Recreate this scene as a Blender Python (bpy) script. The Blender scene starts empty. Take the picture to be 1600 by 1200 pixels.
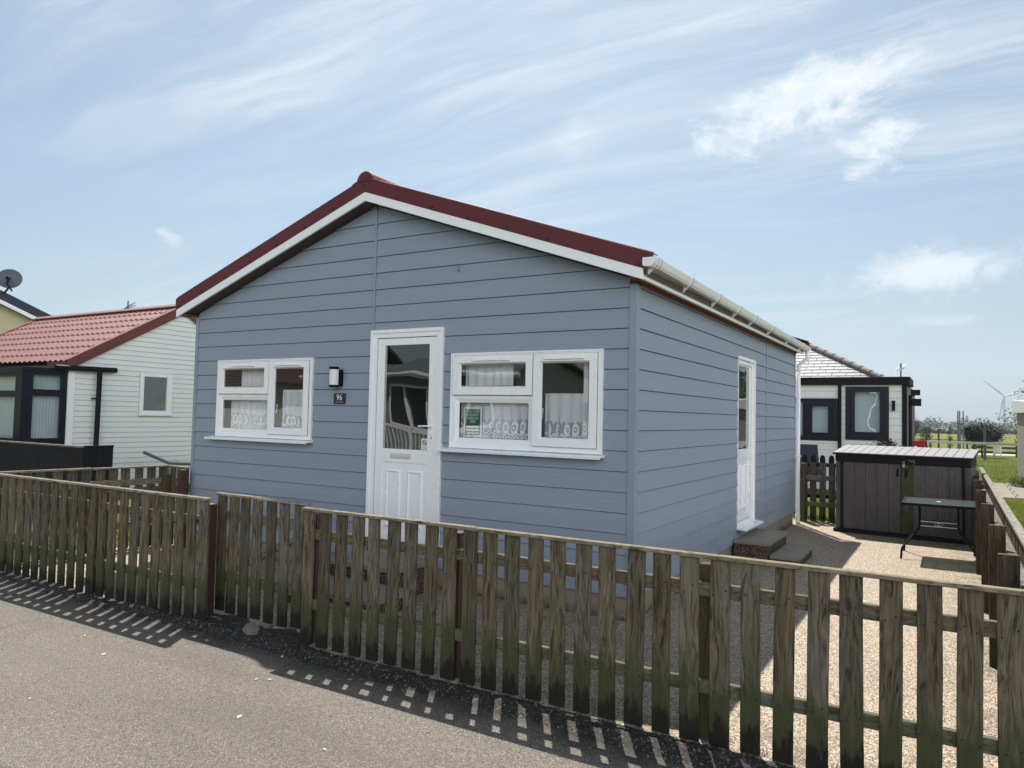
import bpy, math, random
from mathutils import Vector, Matrix
random.seed(7)
S = bpy.context.scene
COL = S.collection
R = math.radians
# ------------------------------------------------------------------ camera
cam_d = bpy.data.cameras.new('camera'); cam = bpy.data.objects.new('camera', cam_d); COL.objects.link(cam)
F = Vector((-0.51400568, 0.856714, 0.04288684)); RT = Vector((0.85777912, 0.51356952, 0.02147856)); UP = Vector((0.00362439, -0.04782754, 0.99884903))
cam.matrix_world = Matrix(((RT.x, UP.x, -F.x, 2.2147), (RT.y, UP.y, -F.y, -5.6226), (RT.z, UP.z, -F.z, 1.6296), (0, 0, 0, 1)))
cam_d.sensor_width = 36; cam_d.lens = 1153.53/1600*36; cam_d.clip_end = 6000; cam_d.clip_start = 0.05
S.camera = cam
# ------------------------------------------------------------------ sun + sky
SUN = Vector((-0.315, 0.53, 1.0)).normalized()           # towards the sun
sun_d = bpy.data.lights.new('sun', 'SUN'); sun_d.energy = 5.0; sun_d.angle = R(0.53); sun_d.color = (1.0, 0.95, 0.87)
sun = bpy.data.objects.new('sun', sun_d); COL.objects.link(sun)
sun.rotation_euler = SUN.to_track_quat('Z', 'Y').to_euler(); sun.location = (-10, 20, 30)
S.view_settings.view_transform = 'Standard'; S.view_settings.look = 'None'; S.view_settings.gamma = 1
S.view_settings.exposure = 0.64
SKY_STRENGTH = 0.125

class NT:
    """tiny node-tree helper"""
    def __init__(s, tree): s.t = tree; s.n = tree.nodes; s.l = tree.links
    def add(s, typ, ins=None, **kw):
        nd = s.n.new(typ)
        for k, v in kw.items(): setattr(nd, k, v)
        if ins:
            for k, v in ins.items(): s.put(nd.inputs[k], v)
        return nd
    def put(s, sock, v):
        if isinstance(v, bpy.types.NodeSocket): s.l.new(v, sock)
        else:
            if isinstance(v, (tuple, list)) and len(v) == 3 and sock.type == 'RGBA': v = (*v, 1)
            sock.default_value = v
    def math(s, op, a, b=0.0, c=None, clamp=False):
        nd = s.n.new('ShaderNodeMath'); nd.operation = op; nd.use_clamp = clamp
        s.put(nd.inputs[0], a); s.put(nd.inputs[1], b)
        if c is not None: s.put(nd.inputs[2], c)
        return nd.outputs[0]
    def vmath(s, op, a, b=(0, 0, 0), out=0):
        nd = s.n.new('ShaderNodeVectorMath'); nd.operation = op
        s.put(nd.inputs[0], a)
        if op == 'SCALE': s.put(nd.inputs[3], b)
        else: s.put(nd.inputs[1], b)
        return nd.outputs[out]
    def noise(s, vec, scale, detail=4, rough=0.55, dist=0.0, out=0):
        return s.add('ShaderNodeTexNoise', {'Vector': vec, 'Scale': scale, 'Detail': detail, 'Roughness': rough, 'Distortion': dist}).outputs[out]
    def ramp(s, fac, pts, interp='LINEAR'):
        nd = s.n.new('ShaderNodeValToRGB'); nd.color_ramp.interpolation = interp
        el = nd.color_ramp.elements
        while len(el) > 1: el.remove(el[-1])
        el[0].position = pts[0][0]; c = pts[0][1]; el[0].color = (*c, 1) if isinstance(c, tuple) else (c, c, c, 1)
        for p, c in pts[1:]:
            e = el.new(p); e.color = (*c, 1) if isinstance(c, tuple) else (c, c, c, 1)
        s.put(nd.inputs[0], fac); return nd.outputs[0]
    def mix(s, fac, a, b, blend='MIX'):
        nd = s.n.new('ShaderNodeMix'); nd.data_type = 'RGBA'; nd.blend_type = blend
        s.put(nd.inputs[0], fac); s.put(nd.inputs[6], a); s.put(nd.inputs[7], b); return nd.outputs[2]
    def mapping(s, vec, scale=(1, 1, 1), rot=(0, 0, 0), loc=(0, 0, 0)):
        return s.add('ShaderNodeMapping', {'Vector': vec, 'Scale': scale, 'Rotation': rot, 'Location': loc}).outputs[0]
    def sep(s, vec): return s.add('ShaderNodeSeparateXYZ', {0: vec}).outputs
    def comb(s, x, y, z): return s.add('ShaderNodeCombineXYZ', {0: x, 1: y, 2: z}).outputs[0]
    def smooth(s, v, lo, hi):
        nd = s.n.new('ShaderNodeMapRange'); nd.interpolation_type = 'SMOOTHSTEP'
        s.put(nd.inputs[0], v); s.put(nd.inputs[1], lo); s.put(nd.inputs[2], hi); return nd.outputs[0]
    def bump(s, h, strength=0.4, dist=0.01):
        return s.add('ShaderNodeBump', {'Height': h, 'Strength': strength, 'Distance': dist}).outputs[0]

W = bpy.data.worlds.new('World'); S.world = W; W.use_nodes = True
w = NT(W.node_tree); w.n.clear()
sky = w.add('ShaderNodeTexSky', sky_type='NISHITA', sun_disc=False)
sky.sun_elevation = math.asin(SUN.z); sky.sun_rotation = math.atan2(SUN.x, SUN.y)
sky.air_density = 1.0; sky.dust_density = 1.4; sky.ozone_density = 2.5; sky.altitude = 0
tc = w.add('ShaderNodeTexCoord').outputs['Generated']
d = w.vmath('NORMALIZE', tc)
dx, dy, dz = w.sep(d)
zc = w.math('MAXIMUM', dz, 0.03)
pu = w.math('DIVIDE', dx, w.math('ADD', zc, 0.12)); pv = w.math('DIVIDE', dy, w.math('ADD', zc, 0.12))
pl = w.comb(pu, pv, 0.0)                                 # where the ray meets a flat cloud layer
warp = w.noise(pl, 0.8, 3, 0.5, out=1)
plw = w.vmath('ADD', pl, w.vmath('SCALE', w.vmath('SUBTRACT', warp, (0.5, 0.5, 0.5)), 0.45))
cir = w.noise(w.mapping(plw, (0.42, 2.5, 1), (0, 0, R(38))), 1.9, 11, 0.62, 0.35)
cir2 = w.noise(w.mapping(plw, (0.40, 3.8, 1), (0, 0, R(-24)), (3, 1, 0)), 2.3, 11, 0.64, 0.5)
big = w.noise(w.mapping(pl, (1, 1, 1), (0, 0, 0), (5.2, 2.4, 0)), 0.45, 3, 0.5)
m1 = w.smooth(cir, 0.40, 0.70); m2 = w.smooth(cir2, 0.44, 0.72)
veil = w.math('MULTIPLY', w.math('ADD', m1, w.math('MULTIPLY', m2, 0.7)), w.smooth(big, 0.30, 0.62))
veil = w.math('ADD', w.math('MULTIPLY', veil, 0.36), 0.20, clamp=True)
overhead = w.smooth(dz, 0.52, 0.80)
veil = w.math('MULTIPLY', veil, w.math('SUBTRACT', 1.0, w.math('MULTIPLY', overhead, 0.8)))
def blob(c, su, sv, ramp0, ramp1, nscale, amp, gain, tilt=0.0):
    """one cumulus puff: an ellipse of directions broken up by noise"""
    c = Vector(c).normalized(); a = c.cross(Vector((0, 0, 1))).normalized(); b = a.cross(c).normalized()
    a2 = a*math.cos(tilt) + b*math.sin(tilt); b2 = b*math.cos(tilt) - a*math.sin(tilt)
    u = w.math('DIVIDE', w.vmath('DOT_PRODUCT', d, tuple(a2), 1), su); v = w.math('DIVIDE', w.vmath('DOT_PRODUCT', d, tuple(b2), 1), sv)
    rr = w.math('SQRT', w.math('ADD', w.math('MULTIPLY', u, u), w.math('MULTIPLY', v, v)))
    n = w.noise(w.mapping(d, (1, 1, 1.5)), nscale, 12, 0.68, 0.45)
    e = w.math('ADD', w.math('SUBTRACT', 1.0, rr), w.math('MULTIPLY', w.math('SUBTRACT', n, 0.5), amp))
    front = w.math('GREATER_THAN', w.vmath('DOT_PRODUCT', d, tuple(c), 1), 0.3)
    return w.math('MULTIPLY', w.math('MULTIPLY', w.smooth(e, ramp0, ramp1), front), gain)
blobs = [blob((-0.150, 0.9119, 0.378), 0.140, 0.055, 0.0, 0.95, 15, 3.2, 0.88, R(16)),
         blob((-0.0766, 0.9424, 0.3255), 0.060, 0.036, 0.05, 0.85, 20, 3.0, 0.85, R(20)),
         blob((-0.055, 0.9250, 0.392), 0.085, 0.03, 0.25, 1.2, 19, 3.2, 0.40, R(12)),
         blob((-0.013, 0.9834, 0.181), 0.118, 0.036, 0.0, 0.9, 15, 2.4, 0.80, R(3)),
         blob((-0.015, 0.9834, 0.120), 0.05, 0.009, 0.1, 0.9, 22, 2.2, 0.35),
         blob((-0.4145, 0.8369, 0.3575), 0.07, 0.05, 0.2, 1.4, 12, 2.6, 0.40, R(40)),
         blob((-0.815, 0.5404, 0.209), 0.022, 0.012, 0.1, 0.9, 30, 2.4, 0.55, R(-20))]
cm = blobs[0]
for bq in blobs[1:]: cm = w.math('MAXIMUM', cm, bq)
skyc = sky.outputs[0]
# a high thin veil scatters the sun: brightest near it
ds = w.vmath('DOT_PRODUCT', d, tuple(SUN), 1)
glow = w.smooth(ds, 0.2, 1.0)
shadehaze = w.math('MULTIPLY', w.math('SUBTRACT', 1.0, w.smooth(dz, 0.0, 0.28)), 0.45)
veilc = w.mix(glow, (2.3, 2.9, 3.4), (4.7, 5.1, 5.4))
skyc = w.vmath('MULTIPLY', skyc, (0.46, 0.54, 0.525))
skyc = w.mix(w.math('MULTIPLY', overhead, 0.5), skyc, (0.0, 0.0, 0.0))
hz = w.mix(shadehaze, skyc, (2.15, 2.70, 3.2))
c1 = w.mix(veil, hz, veilc)
puff = w.mix(w.noise(w.mapping(d, (1, 1, 2), (0, 0, 0), (0, 0, 0.011)), 24, 8, 0.65), (3.4, 3.8, 4.2), (6.0, 6.1, 6.1))
c2 = w.mix(cm, c1, puff)
# unseen bright cloud bank behind and right of camera, added to fill shaded walls
fill_bank = w.math('MULTIPLY', w.smooth(w.vmath('DOT_PRODUCT', d, tuple(Vector((0.80, -0.55, 0.34)).normalized()), 1), 0.16, 0.58), w.smooth(w.noise(w.mapping(d, (1, 1, 1.8)), 2.6, 8, 0.6, 0.3), 0.36, 0.52))
fill_bank = w.math('MULTIPLY', w.math('MULTIPLY', fill_bank, w.smooth(dz, 0.02, 0.10)), w.math('SUBTRACT', 1.0, w.smooth(dz, 0.46, 0.72)))
c2 = w.mix(fill_bank, c2, (13.8, 14.0, 14.4))
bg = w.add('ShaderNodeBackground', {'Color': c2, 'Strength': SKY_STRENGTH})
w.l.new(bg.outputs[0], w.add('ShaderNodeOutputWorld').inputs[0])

# ------------------------------------------------------------------ materials
MATS = {}
def material(name, fn):
    if name in MATS: return MATS[name]
    m = bpy.data.materials.new(name); m.use_nodes = True
    t = NT(m.node_tree); t.n.clear()
    out = t.add('ShaderNodeOutputMaterial')
    s = fn(t); t.l.new(s, out.inputs[0]); MATS[name] = m
    return m
def pbr(t, col, rough=0.5, normal=None, metal=0.0, spec=0.5, **kw):
    ins = {'Base Color': col, 'Roughness': rough, 'Metallic': metal, 'Specular IOR Level': spec}
    if normal is not None: ins['Normal'] = normal
    ins.update(kw)
    return t.add('ShaderNodeBsdfPrincipled', ins).outputs[0]
def oc(t): return t.add('ShaderNodeTexCoord').outputs['Object']
def simple(name, col, rough=0.5, metal=0.0, var=0.12, scale=6, bump=0.0, bscale=60, spec=0.5):
    def fn(t):
        o = oc(t); n = t.noise(o, scale, 5)
        c = t.mix(n, tuple(x*(1-var) for x in col), tuple(min(1, x*(1+var)) for x in col))
        nm = t.bump(t.noise(o, bscale, 4), bump, 0.004) if bump else None
        r = t.math('ADD', t.math('MULTIPLY', t.noise(o, scale*3, 3), 0.07), rough-0.035)
        return pbr(t, c, r, nm, metal, spec)
    return material(name, fn)

def m_siding(name, col, gx=3.0, rough=0.55, dirt=0.10):
    def fn(t):                                           # embossed wood-grain weatherboard
        o = oc(t)
        g = t.noise(t.mapping(o, (gx, gx, 95)), 1.0, 6, 0.62, 0.6)
        g2 = t.noise(t.mapping(o, (gx*2.6, gx*2.6, 240)), 1.0, 3, 0.6, 0.3)
        h = t.math('ADD', g, t.math('MULTIPLY', g2, 0.6))
        n = t.noise(o, 0.9, 5, 0.6)
        z = t.sep(o)[2]; row = t.add('ShaderNodeTexWhiteNoise', {'W': t.math('FLOOR', t.math('DIVIDE', z, 0.167))}, noise_dimensions='1D').outputs[0]
        k = t.math('ADD', t.math('MULTIPLY', n, dirt*1.6), t.math('MULTIPLY', row, dirt*0.5))
        c = t.mix(k, tuple(x*1.08 for x in col), tuple(x*0.62 for x in col))
        c = t.mix(t.math('MULTIPLY', t.smooth(g, 0.55, 0.8), 0.32), c, tuple(min(1, x*1.35) for x in col))
        run = t.noise(t.mapping(o, (26, 26, 1.3)), 1.0, 3, 0.5)
        c = t.mix(t.math('MULTIPLY', t.smooth(run, 0.62, 0.8), 0.10), c, (0.16, 0.15, 0.13))
        splash = t.math('MULTIPLY', t.math('SUBTRACT', 1.0, t.smooth(z, 0.2, 0.75)), t.smooth(t.noise(o, 7, 6, 0.7), 0.4, 0.75))
        c = t.mix(t.math('MULTIPLY', splash, 0.45), c, (0.20, 0.18, 0.14))
        return pbr(t, c, rough, t.bump(h, 0.7, 0.004), spec=0.4)
    return material(name, fn)
M_blue = m_siding('blue_grey_weatherboard', (0.246, 0.292, 0.366))
M_bluetrim = simple('blue_grey_trim', (0.238, 0.283, 0.356), 0.45, var=0.05)
M_whitesid = m_siding('white_upvc_cladding', (0.70, 0.72, 0.72), 0.6, 0.4, 0.06)
M_upvc = simple('white_upvc', (0.84, 0.86, 0.88), 0.28, var=0.015, scale=2)
M_fascia = simple('cream_white_fascia', (0.80, 0.81, 0.83), 0.35, var=0.05, scale=4)
M_gutter = simple('white_gutter', (0.80, 0.83, 0.88), 0.32, var=0.05, scale=9)
M_seal = simple('grey_rubber_seal', (0.05, 0.05, 0.05), 0.6)
def f_gutterred(t):
    o = oc(t); n = t.noise(o, 3, 6, 0.6); n2 = t.noise(o, 120, 3)
    c = t.mix(n, (0.085, 0.008, 0.014), (0.13, 0.014, 0.021)); c = t.mix(t.math('MULTIPLY', n2, 0.35), c, (0.07, 0.02, 0.024))
    return pbr(t, c, 0.55, t.bump(n2, 0.15, 0.002), spec=0.4)
M_redroof = material('burgundy_coated_steel', f_gutterred)
def f_pinkroof(t):
    o = oc(t); n = t.noise(o, 1.4, 6, 0.6); n2 = t.noise(o, 90, 3)
    c = t.mix(n, (0.215, 0.090, 0.082), (0.30, 0.148, 0.136)); c = t.mix(t.math('MULTIPLY', n2, 0.3), c, (0.36, 0.21, 0.19))
    c = t.mix(t.math('MULTIPLY', t.smooth(t.noise(o, 5, 6, .7), .5, .75), .3), c, (0.16, 0.085, 0.07))
    return pbr(t, c, 0.5, t.bump(n2, 0.2, 0.002), spec=0.5)
M_pinkroof = material('faded_red_roof_sheet', f_pinkroof)
M_redtrim = simple('red_verge_trim', (0.115, 0.02, 0.018), 0.5)
M_soffit = simple('stained_timber_soffit', (0.16, 0.045, 0.02), 0.6, var=0.3, scale=12)
M_darksoff = simple('brown_verge_soffit', (0.045, 0.018, 0.014), 0.6, var=0.3)
M_black = simple('black_paint', (0.0035, 0.0035, 0.005), 0.6, var=0.3, spec=0.16)
M_navy = simple('navy_black_frame', (0.003, 0.004, 0.012), 0.35, var=0.2, spec=0.25)
M_chair = simple('navy_mesh_fabric', (0.02, 0.035, 0.065), 0.7, bump=0.4, bscale=200)
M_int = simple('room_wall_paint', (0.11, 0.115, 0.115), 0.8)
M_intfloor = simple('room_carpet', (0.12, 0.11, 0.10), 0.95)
M_steel = simple('brushed_steel', (0.55, 0.55, 0.55), 0.3, 1.0)
M_yellow = simple('cream_yellow_render', (0.50, 0.47, 0.30), 0.85, bump=0.3)
M_navyroof = simple('navy_slate_roof', (0.013, 0.02, 0.04), 0.55)
M_dish = simple('grey_dish_paint', (0.075, 0.095, 0.125), 0.5)
M_redplastic = simple('red_plastic', (0.35, 0.015, 0.02), 0.4)
M_turb = simple('pale_grey_turbine_paint', (0.24, 0.26, 0.29), 0.5)
M_galv = simple('grey_green_metal', (0.12, 0.16, 0.17), 0.5, 0.2)
M_brown = simple('red_brown_painted_post', (0.050, 0.026, 0.017), 0.6, var=0.45, scale=14, bump=0.3)
M_green = simple('green_notice_paper', (0.02, 0.10, 0.045), 0.5)
M_paper = simple('white_paper', (0.75, 0.77, 0.74), 0.6, var=0.02)
M_plaque = simple('dark_slate_plaque', (0.014, 0.015, 0.028), 0.35)
M_lampwhite = simple('opal_lamp_diffuser', (0.72, 0.74, 0.76), 0.25, var=0.02)
M_darkstone = simple('dark_rubble', (0.07, 0.065, 0.06), 0.9, bump=0.6, bscale=30)

def m_glass(name, tint=(0.93, 0.97, 0.98), ior=2.2, wob=0.0):
    def fn(t):
        kw = {}
        o = oc(t)
        nm = t.bump(t.noise(o, 1.6, 1, 0.3), 1.0, wob) if wob else None
        geo = t.add('ShaderNodeNewGeometry'); cosv = t.math('ABSOLUTE', t.vmath('DOT_PRODUCT', geo.outputs['Incoming'], geo.outputs['Normal'], 1))
        f0 = ((ior-1)/(ior+1))**2; fac = t.math('ADD', f0, t.math('MULTIPLY', 1-f0, t.math('POWER', t.math('SUBTRACT', 1.0, cosv), 5.0)))
        gl = t.add('ShaderNodeBsdfGlossy', {'Color': (1, 1, 1), 'Roughness': 0.0})
        if nm is not None: t.put(gl.inputs['Normal'], nm)
        tr = t.add('ShaderNodeBsdfTransparent', {'Color': tint})
        mx = t.add('ShaderNodeMixShader', {0: fac}); t.l.new(tr.outputs[0], mx.inputs[1]); t.l.new(gl.outputs[0], mx.inputs[2])
        return mx.outputs[0]
    return material(name, fn)
M_glass = m_glass('window_glass', (0.96, 0.98, 0.98), 2.2, 0.006)
M_glassd = m_glass('tinted_window_glass', (0.78, 0.86, 0.86), 2.2, 0.02)
def f_tabletop(t):
    g = t.add('ShaderNodeBsdfGlossy', {'Color': (0.8, 0.9, 0.88), 'Roughness': 0.12}); tr = t.add('ShaderNodeBsdfTransparent', {'Color': (0.42, 0.50, 0.46)})
    df = t.add('ShaderNodeBsdfDiffuse', {'Color': (0.20, 0.26, 0.25)})
    a = t.add('ShaderNodeMixShader', {0: 0.45}); t.l.new(tr.outputs[0], a.inputs[1]); t.l.new(df.outputs[0], a.inputs[2])
    fr = t.add('ShaderNodeFresnel', {'IOR': 1.6})
    b = t.add('ShaderNodeMixShader', {0: fr.outputs[0]}); t.l.new(a.outputs[0], b.inputs[1]); t.l.new(g.outputs[0], b.inputs[2])
    return b.outputs[0]
M_tabletop = material('frosted_table_glass', f_tabletop)

def m_wood(name, axis, ca, cb, green=0.0, rnd=0.35, knots=1.0, black=0.0):
    """weathered softwood; grain runs along axis; algae and soil stains near the ground"""
    def fn(t):
        o = oc(t); info = t.add('ShaderNodeObjectInfo')
        rn = info.outputs['Random']
        off = t.vmath('ADD', o, t.comb(t.math('MULTIPLY', rn, 31.0), t.math('MULTIPLY', rn, 17.0), t.math('MULTIPLY', rn, 7.0)))
        k = {'x': (2.2, 60, 60), 'y': (60, 2.2, 60), 'z': (60, 60, 2.2)}[axis]
        k2 = {'x': (5, 7, 9), 'y': (7, 5, 9), 'z': (9, 7, 2.0)}[axis]
        low = t.noise(t.mapping(off, k2), 1.0, 3, 0.5, 0.8)
        wv = t.vmath('ADD', t.mapping(off, k), t.vmath('SCALE', t.add('ShaderNodeTexNoise', {'Vector': t.mapping(off, k2), 'Scale': 0.8, 'Detail': 2}).outputs[1], 9.0))
        g = t.noise(wv, 1.0, 7, 0.65, 0.3)
        fine = t.noise(t.mapping(off, tuple(q*3 for q in k)), 1.0, 3, 0.6)
        crack = t.smooth(g, 0.30, 0.44)
        c = t.mix(t.smooth(g, 0.34, 0.66), ca, cb)
        c = t.mix(t.math('MULTIPLY', low, 0.55), c, tuple(x*0.6 for x in ca))
        c = t.mix(t.math('MULTIPLY', t.smooth(fine, 0.5, 0.8), 0.25), c, tuple(min(1, x*1.5) for x in cb))
        # knots
        kv = t.add('ShaderNodeTexVoronoi', {'Vector': t.mapping(off, {'x': (3.2, 9, 9), 'y': (9, 3.2, 9), 'z': (9, 9, 3.2)}[axis]), 'Scale': 1.0, 'Randomness': 1.0})
        kn = t.math('MULTIPLY', knots, t.math('SUBTRACT', 1.0, t.smooth(kv.outputs['Distance'], 0.07, 0.14)))
        c = t.mix(t.math('MULTIPLY', kn, 0.85), c, (0.018, 0.013, 0.009))
        c = t.mix(t.math('SUBTRACT', 1.0, crack), c, tuple(x*0.35 for x in ca))
        tone = t.math('ADD', 1.0-rnd/2, t.math('MULTIPLY', rn, rnd))
        rn2 = t.math('FRACT', t.math('MULTIPLY', rn, 7.31))
        c = t.mix(1.0, c, t.comb(tone, t.math('MULTIPLY', tone, t.math('ADD', 0.94, t.math('MULTIPLY', rn2, 0.09))), t.math('MULTIPLY', tone, t.math('ADD', 0.80, t.math('MULTIPLY', rn2, 0.30)))), 'MULTIPLY')
        z = t.sep(o)[2]
        if green:
            gm = t.math('ADD', t.math('SUBTRACT', 1.0, t.smooth(z, 0.10, 0.62)), t.math('MULTIPLY', t.math('SUBTRACT', t.noise(t.mapping(off, (18, 18, 3)), 1.0, 6, 0.75), 0.5), 2.2))
            c = t.mix(t.math('MULTIPLY', t.smooth(gm, 0.25, 0.95), green), c, (0.046, 0.054, 0.020))
            c = t.mix(t.math('MULTIPLY', t.smooth(t.noise(off, 2.2, 4, 0.6), 0.55, 0.75), green*0.35), c, (0.055, 0.058, 0.026))
        if black:
            bm = t.math('SUBTRACT', t.math('ADD', 0.13, t.math('MULTIPLY', t.math('SUBTRACT', t.noise(t.mapping(off, (30, 30, 7)), 1.0, 4, 0.7), 0.5), 0.34)), z)
            c = t.mix(t.math('MULTIPLY', t.smooth(bm, -0.03, 0.05), black), c, (0.008, 0.007, 0.006))
        h = t.math('ADD', g, t.math('MULTIPLY', fine, 0.4)); h = t.math('SUBTRACT', h, t.math('MULTIPLY', kn, 0.4))
        return pbr(t, c, 0.82, t.bump(h, 0.7, 0.004), spec=0.25)
    return material(name, fn)
M_pick = m_wood('weathered_picket_timber', 'z', (0.055, 0.046, 0.032), (0.195, 0.170, 0.125), 0.9, 0.5, knots=0.75, black=0.85)
M_railx = m_wood('weathered_rail_timber', 'x', (0.085, 0.075, 0.055), (0.22, 0.195, 0.15), 0.5, 0.3)
M_raily = m_wood('weathered_rail_timber_side', 'y', (0.10, 0.09, 0.07), (0.26, 0.235, 0.185), 0.0, 0.3)
M_capx = m_wood('silvered_cap_timber', 'x', (0.14, 0.125, 0.095), (0.33, 0.30, 0.24), 0.0, 0.2)
M_capy = m_wood('silvered_cap_timber_side', 'y', (0.14, 0.125, 0.105), (0.34, 0.31, 0.27), 0.0, 0.2)
M_darkwood = m_wood('black_stained_boards', 'z', (0.005, 0.005, 0.007), (0.016, 0.015, 0.018), 0.0, 0.4)
M_post = m_wood('fence_post_timber', 'z', (0.045, 0.034, 0.022), (0.12, 0.092, 0.062), 0.6, 0.3)
M_shedbd = m_wood('grey_woodgrain_plastic_board', 'z', (0.080, 0.077, 0.083), (0.112, 0.108, 0.115), 0.0, 0.15, knots=0.0)
M_bark = m_wood('bark', 'z', (0.03, 0.022, 0.015), (0.09, 0.07, 0.05), 0.2, 0.3)

def f_gravel(t):
    o = oc(t)
    v = t.add('ShaderNodeTexVoronoi', {'Vector': o, 'Scale': 95.0, 'Randomness': 1.0})
    hue = t.sep(v.outputs['Color'])
    c = t.ramp(hue[0], [(0.0, (0.12, 0.085, 0.055)), (0.22, (0.30, 0.22, 0.145)), (0.5, (0.49, 0.37, 0.245)), (0.75, (0.64, 0.53, 0.385)), (0.92, (0.32, 0.27, 0.22)), (1.0, (0.78, 0.72, 0.62))])
    edge = t.smooth(v.outputs['Distance'], 0.42, 0.75)
    c = t.mix(t.math('MULTIPLY', edge, 0.75), c, (0.07, 0.05, 0.035))
    big = t.noise(o, 0.8, 5, 0.6); c = t.mix(t.math('MULTIPLY', t.smooth(big, 0.45, 0.75), 0.30), c, (0.20, 0.16, 0.12))
    damp = t.noise(t.mapping(o, (1, 1, 1), loc=(3, 9, 0)), 2.7, 6, 0.65); c = t.mix(t.math('MULTIPLY', t.smooth(damp, 0.58, 0.72), 0.25), c, (0.11, 0.09, 0.065))
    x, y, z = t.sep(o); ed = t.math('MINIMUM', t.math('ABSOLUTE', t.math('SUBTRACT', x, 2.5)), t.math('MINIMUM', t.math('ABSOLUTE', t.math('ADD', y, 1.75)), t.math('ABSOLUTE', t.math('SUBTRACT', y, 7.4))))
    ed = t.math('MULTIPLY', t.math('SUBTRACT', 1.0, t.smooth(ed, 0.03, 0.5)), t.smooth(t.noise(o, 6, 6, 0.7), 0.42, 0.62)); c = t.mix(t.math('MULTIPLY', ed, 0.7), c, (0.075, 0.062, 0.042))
    h = t.math('SUBTRACT', 1.0, v.outputs['Distance'])
    return pbr(t, c, t.math('ADD', 0.35, t.math('MULTIPLY', hue[1], 0.4)), t.bump(h, 0.9, 0.006), spec=0.5)
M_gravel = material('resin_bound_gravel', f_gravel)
def f_asphalt(t):
    o = oc(t)
    v = t.add('ShaderNodeTexVoronoi', {'Vector': o, 'Scale': 160.0}); hue = t.sep(v.outputs['Color'])
    n = t.noise(o, 320, 3, 0.6)
    c = t.ramp(hue[0], [(0, (0.085, 0.074, 0.062)), (0.45, (0.175, 0.153, 0.128)), (0.8, (0.25, 0.22, 0.184)), (0.95, (0.29, 0.26, 0.22)), (1, (0.46, 0.42, 0.36))])
    c = t.mix(t.math('MULTIPLY', t.smooth(v.outputs['Distance'], 0.45, 0.8), 0.6), c, (0.035, 0.032, 0.03))
    c = t.mix(t.math('MULTIPLY', n, 0.25), c, (0.10, 0.095, 0.09))
    big = t.noise(t.mapping(o, (0.35, 1.2, 1), (0, 0, R(12))), 1.1, 6, 0.6); c = t.mix(t.math('MULTIPLY', t.smooth(big, 0.42, 0.7), 0.38), c, (0.075, 0.069, 0.062))
    worn = t.noise(t.mapping(o, (1, 1, 1), (0, 0, R(30)), (7, 0, 0)), 0.45, 4, 0.5); c = t.mix(t.math('MULTIPLY', t.smooth(worn, 0.5, 0.7), 0.22), c, (0.21, 0.195, 0.17))
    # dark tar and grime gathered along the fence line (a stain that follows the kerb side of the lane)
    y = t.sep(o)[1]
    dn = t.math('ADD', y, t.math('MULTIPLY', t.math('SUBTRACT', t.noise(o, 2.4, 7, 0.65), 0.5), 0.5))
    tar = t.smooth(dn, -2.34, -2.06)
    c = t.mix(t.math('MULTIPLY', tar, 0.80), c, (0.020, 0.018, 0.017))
    cr = t.add('ShaderNodeTexVoronoi', {'Vector': t.vmath('ADD', o, t.vmath('SCALE', t.add('ShaderNodeTexNoise', {'Vector': o, 'Scale': 3.0, 'Detail': 4}).outputs[1], 0.5)), 'Scale': 0.42}, feature='DISTANCE_TO_EDGE').outputs[0]
    crk = t.math('MULTIPLY', t.math('SUBTRACT', 1.0, t.smooth(cr, 0.0, 0.006)), t.smooth(t.noise(o, 0.8, 3), 0.45, 0.6))
    c = t.mix(t.math('MULTIPLY', crk, 0.6), c, (0.03, 0.028, 0.026))
    h = t.math('ADD', t.math('SUBTRACT', 1.0, v.outputs['Distance']), t.math('MULTIPLY', t.noise(o, 14, 4), 1.3))
    return pbr(t, c, 0.72, t.bump(h, 0.9, 0.006), spec=0.4)
M_asph = material('worn_asphalt', f_asphalt)
def f_tar(t):
    o = oc(t); n = t.noise(o, 38, 6, 0.7); v = t.add('ShaderNodeTexVoronoi', {'Vector': o, 'Scale': 120.0})
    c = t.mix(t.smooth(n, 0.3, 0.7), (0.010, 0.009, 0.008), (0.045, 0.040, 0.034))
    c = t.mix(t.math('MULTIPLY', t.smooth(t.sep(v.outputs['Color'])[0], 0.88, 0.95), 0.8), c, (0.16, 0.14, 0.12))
    return pbr(t, c, 0.8, t.bump(n, 0.8, 0.01), spec=0.3)
M_tar = material('crumbled_tar_edge', f_tar)
def f_grass(t):
    o = oc(t); n = t.noise(o, 0.35, 6, 0.6); f = t.noise(t.mapping(o, (1, 1, 1)), 24, 6, 0.75); y = t.sep(o)[1]
    c = t.mix(t.smooth(f, 0.3, 0.7), (0.05, 0.075, 0.010), (0.14, 0.17, 0.028)); c = t.mix(t.math('MULTIPLY', t.smooth(n, 0.4, 0.7), 0.5), c, (0.15, 0.165, 0.035))
    far = t.smooth(y, 45, 75); c = t.mix(t.math('MULTIPLY', far, 0.85), c, t.mix(t.noise(t.mapping(o, (0.03, 0.2, 1)), 0.3, 5), (0.18, 0.175, 0.045), (0.11, 0.13, 0.03)))
    far2 = t.smooth(y, 160, 330); c = t.mix(far2, c, t.mix(t.noise(t.mapping(o, (0.2, 1, 1)), 0.012, 3), (0.17, 0.17, 0.07), (0.10, 0.12, 0.05)))
    return pbr(t, c, 0.9, t.bump(f, 0.8, 0.03), spec=0.1)
M_grass = material('mown_grass', f_grass)
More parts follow.
